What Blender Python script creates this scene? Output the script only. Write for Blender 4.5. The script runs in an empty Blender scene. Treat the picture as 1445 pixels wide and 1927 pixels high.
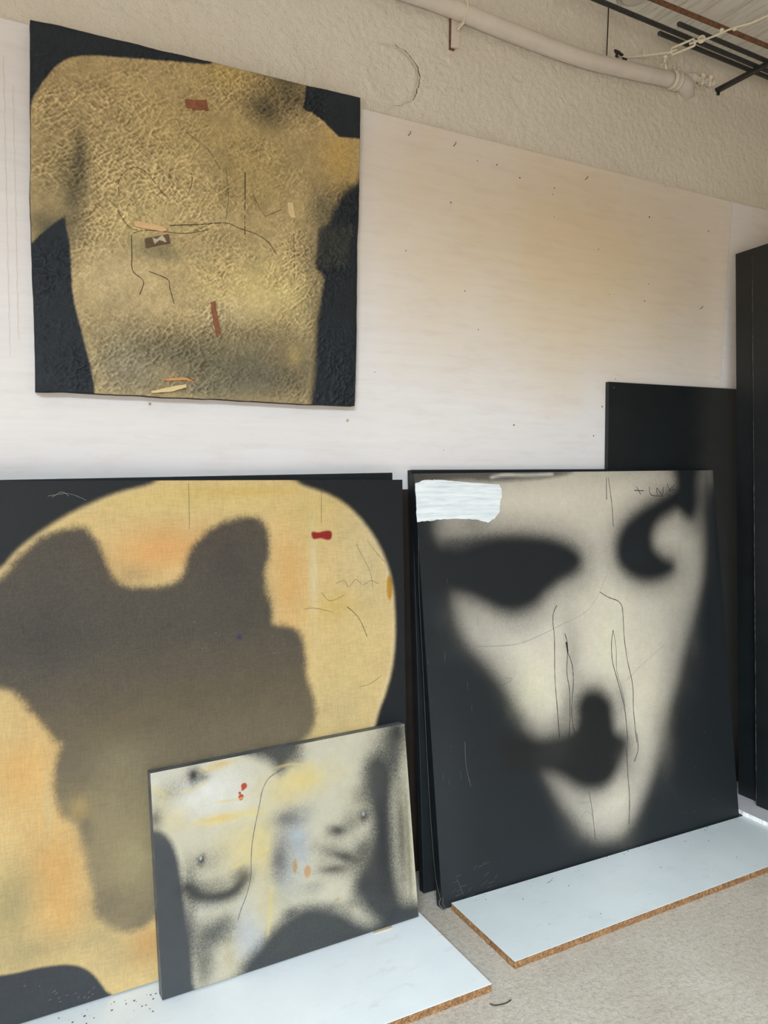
import bpy, math, random
import numpy as np
from mathutils import Vector, Matrix

# ------------------------------------------------------------------ camera, world, light, exposure
scn = bpy.context.scene
COL = scn.collection
YAW, PITCH, EYE = 27.744210, 2.622554, 1.5
cam_d = bpy.data.cameras.new('camera')
cam_d.sensor_fit = 'VERTICAL'
cam_d.sensor_height = 36.0
cam_d.lens = 1430.0 / 1927.0 * 36.0
cam_d.clip_start = 0.05
cam = bpy.data.objects.new('camera', cam_d)
cam.location = (0, 0, EYE)
cam.rotation_euler = (math.radians(90 - PITCH), 0, math.radians(-YAW))
COL.objects.link(cam)
scn.camera = cam

world = bpy.data.worlds.new('world')
scn.world = world
world.use_nodes = True
bg = world.node_tree.nodes['Background']
bg.inputs[0].default_value = (0.92, 0.95, 1.0, 1)
bg.inputs[1].default_value = 0.35

def area(name, loc, target, sx, sy, power, color):
    d = bpy.data.lights.new(name, 'AREA')
    d.shape = 'RECTANGLE'; d.size = sx; d.size_y = sy; d.energy = power; d.color = color
    o = bpy.data.objects.new(name, d)
    o.location = loc
    o.rotation_euler = (Vector(target) - Vector(loc)).to_track_quat('-Z', 'Y').to_euler()
    COL.objects.link(o)
    return o
# the workshop is open behind the camera: cool sky under the unseen lintel lights the lower part of the
# wall, warm light thrown up by the daylit yard reaches the top of it
area('sky_over_the_yard', (-3.0, -3.9, 4.9), (0.9, 2.2, 0.5), 3.8, 3.0, 1800, (0.76, 0.90, 1.0))
area('daylit_yard', (-2.0, -2.2, 0.55), (1.5, 2.5, 1.8), 2.6, 1.1, 124, (1.0, 0.90, 0.79))

vs = scn.view_settings
vs.view_transform = 'Standard'
vs.look = 'None'
vs.exposure = 0.0
vs.gamma = 1.0
vs.use_curve_mapping = False

# ------------------------------------------------------------------ measured shapes (metres)
# every painting: o/e1/e2/n = origin, across, up, outward; c = corners; L = pigment layers
# ('p' soft-edged shape, 'b' soft blot, 's' soft stroke); lines = drawn lines [ink, width, points]
PAINT_A = dict(
  o=[0.14,2.43,1.75],
  e1=[1.0,0.0,0.0],
  e2=[-0.0,0.0,1.0],
  n=[0.0,-1.0,0.0],
  c=[[-0.000,0.0],[1.022,0.000],[1.045,1.066],[0.004,1.048]],
  L=[
   ["b",[150,132,88],0.070,0.625,0.101,0.232,0.6,0,0],
   ["b",[196,172,116],0.357,0.645,0.144,0.176,0.45,0,0],
   ["b",[186,166,120],0.228,0.355,0.139,0.093,0.6,0,0],
   ["b",[202,178,112],0.660,0.373,0.203,0.092,0.55,0,0],
   ["b",[176,152,92],0.441,0.838,0.224,0.112,0.4,0,0],
   ["b",[190,152,72],0.967,0.841,0.085,0.133,0.6,0,0],
   ["b",[188,160,92],0.578,1.033,0.119,0.051,0.6,0,0],
   ["b",[176,150,105],0.103,0.874,0.116,0.087,0.5,0,0],
   ["b",[200,180,130],0.553,0.276,0.119,0.051,0.5,0,0],
   ["b",[165,140,80],0.663,0.732,0.14,0.157,0.5,0,0],
   ["b",[206,184,120],0.771,0.350,0.108,0.108,0.4,0,0],
   ["b",[205,184,120],0.276,0.520,0.09,0.06,0.35,0,0],
   ["b",[92,86,66],0.416,0.133,0.280,0.093,0.85,0,0],
   ["b",[92,84,60],0.659,0.200,0.18,0.072,0.5,0,0],
   ["b",[86,82,64],0.658,0.087,0.207,0.09,0.85,0,0],
   ["b",[128,122,100],0.239,0.085,0.096,0.096,0.6,0,0],
   ["b",[90,90,75],0.482,0.034,0.272,0.042,0.5,0,0],
   ["b",[82,82,62],0.354,0.448,0.088,0.035,0.6,0,0],
   ["b",[110,96,60],0.575,0.716,0.037,0.127,0.35,0,0],
   ["b",[120,104,70],0.811,0.829,0.072,0.09,0.3,0,0],
   ["b",[60,58,44],0.701,0.952,0.07,0.066,0.85,0,0],
   ["b",[70,66,48],0.775,1.063,0.093,0.054,0.75,0,0],
   ["b",[70,66,50],0.803,1.001,0.061,0.052,0.6,0,0],
   ["b",[62,60,46],0.132,0.682,0.024,0.09,0.75,0,0],
   ["b",[66,64,50],0.112,0.571,0.040,0.093,0.7,0,0],
   ["b",[60,60,50],0.053,0.471,0.075,0.057,0.75,0,0],
   ["b",[70,68,52],0.907,0.652,0.055,0.092,0.7,0,0],
   ["b",[60,60,48],0.867,0.361,0.049,0.209,0.5,0,0],
   ["b",[58,58,50],0.807,0.123,0.074,0.129,0.45,0,0],
   ["b",[60,58,46],0.997,0.703,0.057,0.076,0.8,0,0],
   ["b",[190,160,90],0.798,0.158,0.030,0.038,0.4,0,0],
   ["p",[30,36,40],0.003,[[-0.032,1.061],[-0.010,0.781],[0.002,0.787],[0.011,0.830],[0.036,0.879],[0.068,0.929],[0.094,0.956],[0.115,0.969],[0.155,0.985],[0.245,1.002],[0.362,1.022],[0.459,1.038],[0.513,1.048],[0.526,1.060],[0.527,1.127],[0.285,1.134]],1.0,0.003,None,1,0],
   ["p",[30,36,40],0.003,[[-0.021,0.415],[0.003,0.422],[0.024,0.448],[0.057,0.483],[0.089,0.513],[0.092,0.477],[0.101,0.432],[0.103,0.371],[0.104,0.309],[0.110,0.256],[0.124,0.195],[0.137,0.134],[0.151,0.072],[0.158,0.025],[0.159,-0.029],[-0.029,-0.038]],1.0,0.002,None,0,0],
   ["p",[30,36,40],0.003,[[0.845,1.080],[0.835,1.008],[0.830,0.981],[0.869,0.972],[0.907,0.954],[0.937,0.934],[0.962,0.915],[1.089,0.933],[1.089,1.047],[1.079,1.108]],1.0,0.001,None,0,0],
   ["p",[27,32,35],0.012,[[1.089,0.801],[1.027,0.772],[0.976,0.718],[0.936,0.657],[0.921,0.619],[0.891,0.592],[0.878,0.515],[0.874,0.461],[0.899,0.428],[0.885,0.337],[0.873,0.246],[0.869,0.110],[0.867,-0.034],[1.089,-0.025]],1.0,0.002,None,1,0],
   ["p",[50,50,43],0.009,[[0.886,0.596],[1.017,0.625],[0.996,0.485],[0.915,0.466],[0.881,0.470]],0.8,0.0,None,0,0]],
  lines=[[1,0.003,[[0.387,0.529],[0.487,0.548],[0.564,0.564],[0.608,0.554],[0.661,0.545],[0.706,0.524],[0.734,0.486]]],[1,0.004,[[0.629,0.735],[0.627,0.625],[0.627,0.519]]],[1,0.003,[[0.272,0.484],[0.272,0.424],[0.274,0.377],[0.305,0.349],[0.293,0.307]]],[1,0.003,[[0.321,0.381],[0.377,0.364],[0.385,0.334],[0.397,0.290]]],[1,0.002,[[0.239,0.593],[0.236,0.632],[0.255,0.667],[0.286,0.687],[0.317,0.678],[0.337,0.658],[0.360,0.630],[0.384,0.610]]],[1,0.002,[[0.276,0.490],[0.323,0.505],[0.436,0.512],[0.512,0.536]]],[1,0.002,[[0.653,0.672],[0.680,0.625],[0.698,0.606]]],[1,0.002,[[0.698,0.606],[0.753,0.637]]],[1,0.002,[[0.223,0.567],[0.261,0.510],[0.291,0.499]]],[1,0.002,[[0.455,0.711],[0.456,0.671],[0.446,0.640]]],[1,0.002,[[0.566,0.732],[0.573,0.650],[0.564,0.573]]],[1,0.002,[[0.392,0.285],[0.396,0.220]]],[1,0.002,[[0.795,0.608],[0.797,0.407]]],[1,0.002,[[0.440,0.822],[0.506,0.787],[0.548,0.729]]],[1,0.002,[[0.265,0.810],[0.281,0.844]]]],
  base=[176,152,104],
  extra={"red":[[0.439,0.922],[0.504,0.934],[0.512,0.904],[0.478,0.899],[0.441,0.899]],"brown":[[0.311,0.478],[0.382,0.502],[0.387,0.476],[0.314,0.450]],"torn":[[0.332,0.485],[0.346,0.480],[0.364,0.496],[0.375,0.475],[0.353,0.479],[0.340,0.464]],"pale":[[0.278,0.518],[0.286,0.525],[0.311,0.526],[0.355,0.523],[0.377,0.515],[0.364,0.506],[0.347,0.507],[0.323,0.508],[0.288,0.509]],"paper":[[0.773,0.662],[0.791,0.665],[0.800,0.616],[0.786,0.614],[0.774,0.631]],"stick":[[0.512,0.306],[0.525,0.313],[0.531,0.274],[0.542,0.210],[0.530,0.199],[0.518,0.256]],"sliver":[[0.357,0.054],[0.414,0.063],[0.435,0.062],[0.463,0.047],[0.431,0.056],[0.369,0.050]],"stick2":[[0.323,0.015],[0.326,0.009],[0.381,0.016],[0.431,0.032],[0.431,0.043],[0.381,0.031]]})
PAINT_B = dict(
  o=[-0.25,2.203,0.03],
  e1=[0.999,0.020,0.0],
  e2=[-0.000,0.033,0.999],
  n=[0.020,-0.999,0.033],
  c=[[0,0],[1.524,0.0],[1.523,1.463],[0,1.461]],
  L=[
   ["p",[238,212,159],0.009,[[0.041,1.002],[0.135,1.128],[0.220,1.190],[0.283,1.231],[0.326,1.280],[0.390,1.330],[0.479,1.383],[0.578,1.426],[0.674,1.452],[0.715,1.471],[0.843,1.478],[1.090,1.469],[1.158,1.445],[1.249,1.415],[1.321,1.371],[1.384,1.307],[1.437,1.228],[1.475,1.128],[1.487,1.029],[1.488,0.931],[1.477,0.833],[1.451,0.748],[1.422,0.684],[1.406,0.638],[1.389,0.572],[1.365,0.397],[1.381,0.177],[1.356,-0.068],[1.255,-0.198],[0.667,-0.321],[-0.091,-0.022]],1.0,0.002,None,1,0],
   ["p",[231,199,130],0.011,[[0.040,0.989],[0.146,1.106],[0.232,1.175],[0.290,1.227],[0.325,1.271],[0.390,1.321],[0.478,1.374],[0.578,1.416],[0.674,1.446],[0.716,1.479],[0.843,1.488],[1.091,1.480],[1.158,1.434],[1.249,1.403],[1.321,1.360],[1.373,1.298],[1.421,1.219],[1.458,1.125],[1.473,1.030],[1.473,0.932],[1.461,0.835],[1.434,0.751],[1.405,0.686],[1.393,0.640],[1.368,0.575],[1.345,0.401],[1.361,0.182],[1.336,-0.062],[1.236,-0.191],[0.667,-0.305],[-0.091,-0.009]],0.85,0.002,None,1,0],
   ["b",[235,176,104],0.699,1.258,0.157,0.075,0.9,0,0],
   ["b",[233,182,109],1.103,1.147,0.066,0.192,0.8,0,0],
   ["b",[235,208,125],0.749,1.405,0.294,0.046,0.5,0,0],
   ["b",[217,175,64],0.977,1.426,0.198,0.016,0.4,0,0],
   ["b",[229,201,123],1.190,1.364,0.105,0.105,0.5,0,0],
   ["b",[218,201,149],1.380,1.200,0.114,0.228,0.6,0,0],
   ["b",[223,189,91],1.26,1.049,0.09,0.054,0.45,0,0],
   ["b",[225,201,133],1.314,0.850,0.114,0.171,0.5,0,0],
   ["b",[235,225,180],1.186,1.158,0.014,0.157,0.5,0,0],
   ["b",[201,186,133],1.272,0.715,0.152,0.095,0.5,0,0],
   ["b",[212,170,75],1.305,1.414,0.057,0.038,0.4,0,0],
   ["b",[231,180,104],0.323,0.696,0.098,0.154,0.8,0,0],
   ["b",[225,172,98],0.395,0.390,0.084,0.154,0.85,0,0],
   ["b",[216,196,138],0.299,0.786,0.067,0.067,0.4,0,0],
   ["b",[169,157,110],0.295,0.329,0.074,0.135,0.75,0,0],
   ["b",[167,154,110],0.338,0.187,0.121,0.054,0.6,0,0],
   ["b",[227,174,94],0.419,0.265,0.056,0.07,0.5,0,0],
   ["b",[218,166,98],0.638,0.119,0.062,0.062,0.8,0,0],
   ["b",[175,159,115],0.549,0.107,0.075,0.06,0.5,0,0],
   ["b",[208,196,149],0.386,0.568,0.008,0.084,0.5,0,0],
   ["b",[238,207,128],0.456,1.321,0.098,0.056,0.3,0,0],
   ["b",[197,140,21],1.466,1.096,0.011,0.045,0.9,0,1],
   ["p",[80,74,68],0.016,[[0.086,1.115],[0.215,1.171],[0.283,1.201],[0.325,1.252],[0.375,1.300],[0.426,1.325],[0.478,1.332],[0.507,1.319],[0.533,1.277],[0.551,1.228],[0.573,1.182],[0.604,1.161],[0.668,1.153],[0.726,1.155],[0.768,1.184],[0.782,1.241],[0.822,1.290],[0.884,1.330],[0.956,1.347],[1.002,1.341],[1.030,1.309],[1.036,1.237],[1.020,1.175],[1.026,1.112],[1.044,1.052],[1.043,1.010],[1.091,1.000],[1.134,0.971],[1.150,0.909],[1.155,0.835],[1.175,0.767],[1.184,0.701],[1.163,0.648],[1.103,0.612],[1.035,0.587],[0.960,0.579],[0.874,0.497],[0.790,0.354],[0.724,0.228],[0.658,0.186],[0.628,0.169],[0.588,0.170],[0.549,0.190],[0.518,0.225],[0.501,0.271],[0.499,0.313],[0.486,0.378],[0.482,0.441],[0.470,0.476],[0.455,0.512],[0.429,0.534],[0.412,0.566],[0.402,0.620],[0.408,0.679],[0.426,0.736],[0.414,0.747],[0.379,0.797],[0.344,0.848],[0.310,0.892],[0.276,0.912],[0.203,0.934],[0.040,0.962]],0.55,0.012,[[1.312,[74,69,62]],[1.002,[72,69,63]],[0.862,[90,82,68]],[0.769,[101,91,71]],[0.660,[114,104,82]],[0.505,[137,124,93]],[0.349,[153,138,103]],[0.162,[135,122,95]]],1,0],
   ["p",[80,74,68],0.012,[[0.086,1.115],[0.215,1.171],[0.283,1.201],[0.325,1.252],[0.375,1.300],[0.426,1.325],[0.478,1.332],[0.507,1.319],[0.533,1.277],[0.551,1.228],[0.573,1.182],[0.604,1.161],[0.668,1.153],[0.726,1.155],[0.768,1.184],[0.782,1.241],[0.822,1.290],[0.884,1.330],[0.956,1.347],[1.002,1.341],[1.030,1.309],[1.036,1.237],[1.020,1.175],[1.026,1.112],[1.044,1.052],[1.043,1.010],[1.091,1.000],[1.134,0.971],[1.150,0.909],[1.155,0.835],[1.175,0.767],[1.184,0.701],[1.163,0.648],[1.103,0.612],[1.035,0.587],[0.960,0.579],[0.874,0.497],[0.790,0.354],[0.724,0.228],[0.658,0.186],[0.628,0.169],[0.588,0.170],[0.549,0.190],[0.518,0.225],[0.501,0.271],[0.499,0.313],[0.486,0.378],[0.482,0.441],[0.470,0.476],[0.455,0.512],[0.429,0.534],[0.412,0.566],[0.402,0.620],[0.408,0.679],[0.426,0.736],[0.414,0.747],[0.379,0.797],[0.344,0.848],[0.310,0.892],[0.276,0.912],[0.203,0.934],[0.040,0.962]],0.9,0.007,[[1.312,[74,69,62]],[1.002,[72,69,63]],[0.862,[90,82,68]],[0.769,[101,91,71]],[0.660,[114,104,82]],[0.505,[137,124,93]],[0.349,[153,138,103]],[0.162,[135,122,95]]],1,0],
   ["b",[110,97,71],0.623,1.193,0.065,0.031,0.3,0,0],
   ["b",[105,93,67],0.737,0.825,0.248,0.046,0.4,0,0],
   ["b",[64,63,60],0.382,1.034,0.148,0.148,0.5,0,0],
   ["b",[112,102,80],0.443,0.733,0.028,0.084,0.4,0,0],
   ["b",[66,64,60],0.905,1.208,0.082,0.099,0.4,0,0],
   ["b",[123,111,80],0.513,0.736,0.101,0.058,0.35,0,0],
   ["b",[164,150,110],0.536,0.506,0.079,0.087,0.5,0,0],
   ["b",[153,141,105],0.582,0.633,0.09,0.09,0.5,0,0],
   ["b",[178,166,119],0.606,0.367,0.06,0.105,0.5,0,0],
   ["b",[121,111,86],0.531,0.265,0.072,0.058,0.5,0,0],
   ["b",[182,166,115],0.515,0.178,0.087,0.043,0.4,0,0],
   ["b",[115,107,88],0.479,0.488,0.020,0.087,0.5,0,0],
   ["b",[201,170,106],0.467,0.551,0.029,0.037,0.55,0,0],
   ["b",[50,52,100],0.934,0.981,0.008,0.008,0.8,0,0],
   ["b",[90,82,62],1.022,1.085,0.034,0.102,0.3,0,0],
   ["b",[117,102,76],0.644,0.784,0.093,0.023,0.4,0,0],
   ["p",[30,34,36],0.009,[[0.041,1.002],[0.135,1.128],[0.220,1.190],[0.283,1.231],[0.326,1.280],[0.390,1.330],[0.479,1.383],[0.578,1.426],[0.674,1.452],[0.715,1.471],[0.843,1.478],[1.090,1.469],[1.158,1.445],[1.249,1.415],[1.321,1.371],[1.384,1.307],[1.437,1.228],[1.475,1.128],[1.487,1.029],[1.488,0.931],[1.477,0.833],[1.451,0.748],[1.422,0.684],[1.406,0.638],[1.389,0.572],[1.365,0.397],[1.381,0.177],[1.356,-0.068],[1.255,-0.198],[0.667,-0.321],[-0.091,-0.022]],1.0,0.002,None,2,0],
   ["p",[64,67,69],0.004,[[0.126,0.170],[0.225,0.153],[0.260,0.146],[0.305,0.140],[0.348,0.138],[0.395,0.131],[0.428,0.123],[0.462,0.106],[0.492,0.076],[0.514,0.040],[0.527,0.015],[0.548,-0.020],[0.588,-0.215],[0.120,-0.115]],1.0,0.0,None,1,0],  # bottom hump: black lightened, the glossy sheen is put into its colour
   ["p",[160,38,32],0.002,[[1.183,1.297],[1.206,1.293],[1.226,1.297],[1.252,1.295],[1.251,1.271],[1.236,1.267],[1.213,1.274],[1.187,1.271],[1.181,1.286]],1.0,0.0,None,1,0]],
  lines=[[2,0.001,[[0.403,1.420],[0.428,1.424],[0.450,1.427],[0.473,1.421],[0.502,1.407]]],[2,0.001,[[0.413,1.416],[0.439,1.431],[0.457,1.419]]],[1,0.002,[[1.304,1.044],[1.346,1.003],[1.377,0.937]]],[1,0.001,[[1.151,1.048],[1.181,1.050],[1.211,1.043],[1.252,1.030]]],[1,0.001,[[1.264,1.123],[1.295,1.130],[1.311,1.110],[1.338,1.132],[1.364,1.111],[1.392,1.124],[1.424,1.112]]],[1,0.001,[[1.383,1.259],[1.415,1.219],[1.453,1.179]]],[1,0.001,[[1.340,1.252],[1.366,1.203],[1.392,1.153],[1.402,1.094]]],[1,0.001,[[1.342,0.773],[1.385,0.777],[1.429,0.800]]],[1,0.001,[[1.212,1.099],[1.242,1.068],[1.294,1.083]]],[1,0.001,[[1.219,1.452],[1.216,1.322]]],[1,0.001,[[0.788,1.454],[0.788,1.317]]],[1,0.001,[[0.941,0.560],[0.949,0.523],[0.944,0.479]]],[2,0.001,[[0.488,0.000],[0.491,0.001]]],[2,0.001,[[0.465,0.017],[0.472,0.019]]],[2,0.001,[[0.421,0.038],[0.427,0.038]]],[2,0.001,[[0.388,0.058],[0.395,0.063]]],[2,0.001,[[0.487,0.019],[0.493,0.020]]],[2,0.001,[[0.316,0.098],[0.321,0.1]]],[2,0.001,[[0.378,0.039],[0.384,0.042]]],[2,0.001,[[0.353,0.086],[0.357,0.087]]],[2,0.001,[[0.403,0.027],[0.409,0.027]]],[2,0.001,[[0.476,0.011],[0.483,0.016]]],[2,0.001,[[0.451,0.020],[0.456,0.025]]],[2,0.001,[[0.490,0.035],[0.497,0.039]]],[2,0.001,[[0.394,0.050],[0.399,0.055]]],[2,0.001,[[0.401,0.035],[0.406,0.040]]],[2,0.001,[[0.478,0.026],[0.484,0.031]]],[2,0.001,[[0.444,0.036],[0.448,0.038]]],[2,0.001,[[0.858,0.999],[0.864,1.001]]],[2,0.001,[[1.043,0.921],[1.050,0.918]]],[2,0.000,[[0.695,0.878],[0.699,0.877]]],[2,0.000,[[0.550,1.014],[0.553,1.010]]],[2,0.001,[[0.795,1.041],[0.800,1.039]]],[2,0.001,[[1.041,0.970],[1.047,0.974]]],[2,0.001,[[0.818,0.960],[0.820,0.956]]],[2,0.000,[[0.400,0.915],[0.405,0.916]]],[2,0.000,[[0.471,0.773],[0.474,0.770]]],[2,0.000,[[0.350,0.979],[0.352,0.977]]],[2,0.000,[[0.381,0.760],[0.382,0.758]]],[2,0.000,[[0.344,1.018],[0.348,1.020]]]],
  base=[32,36,38],
  extra={})
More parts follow.
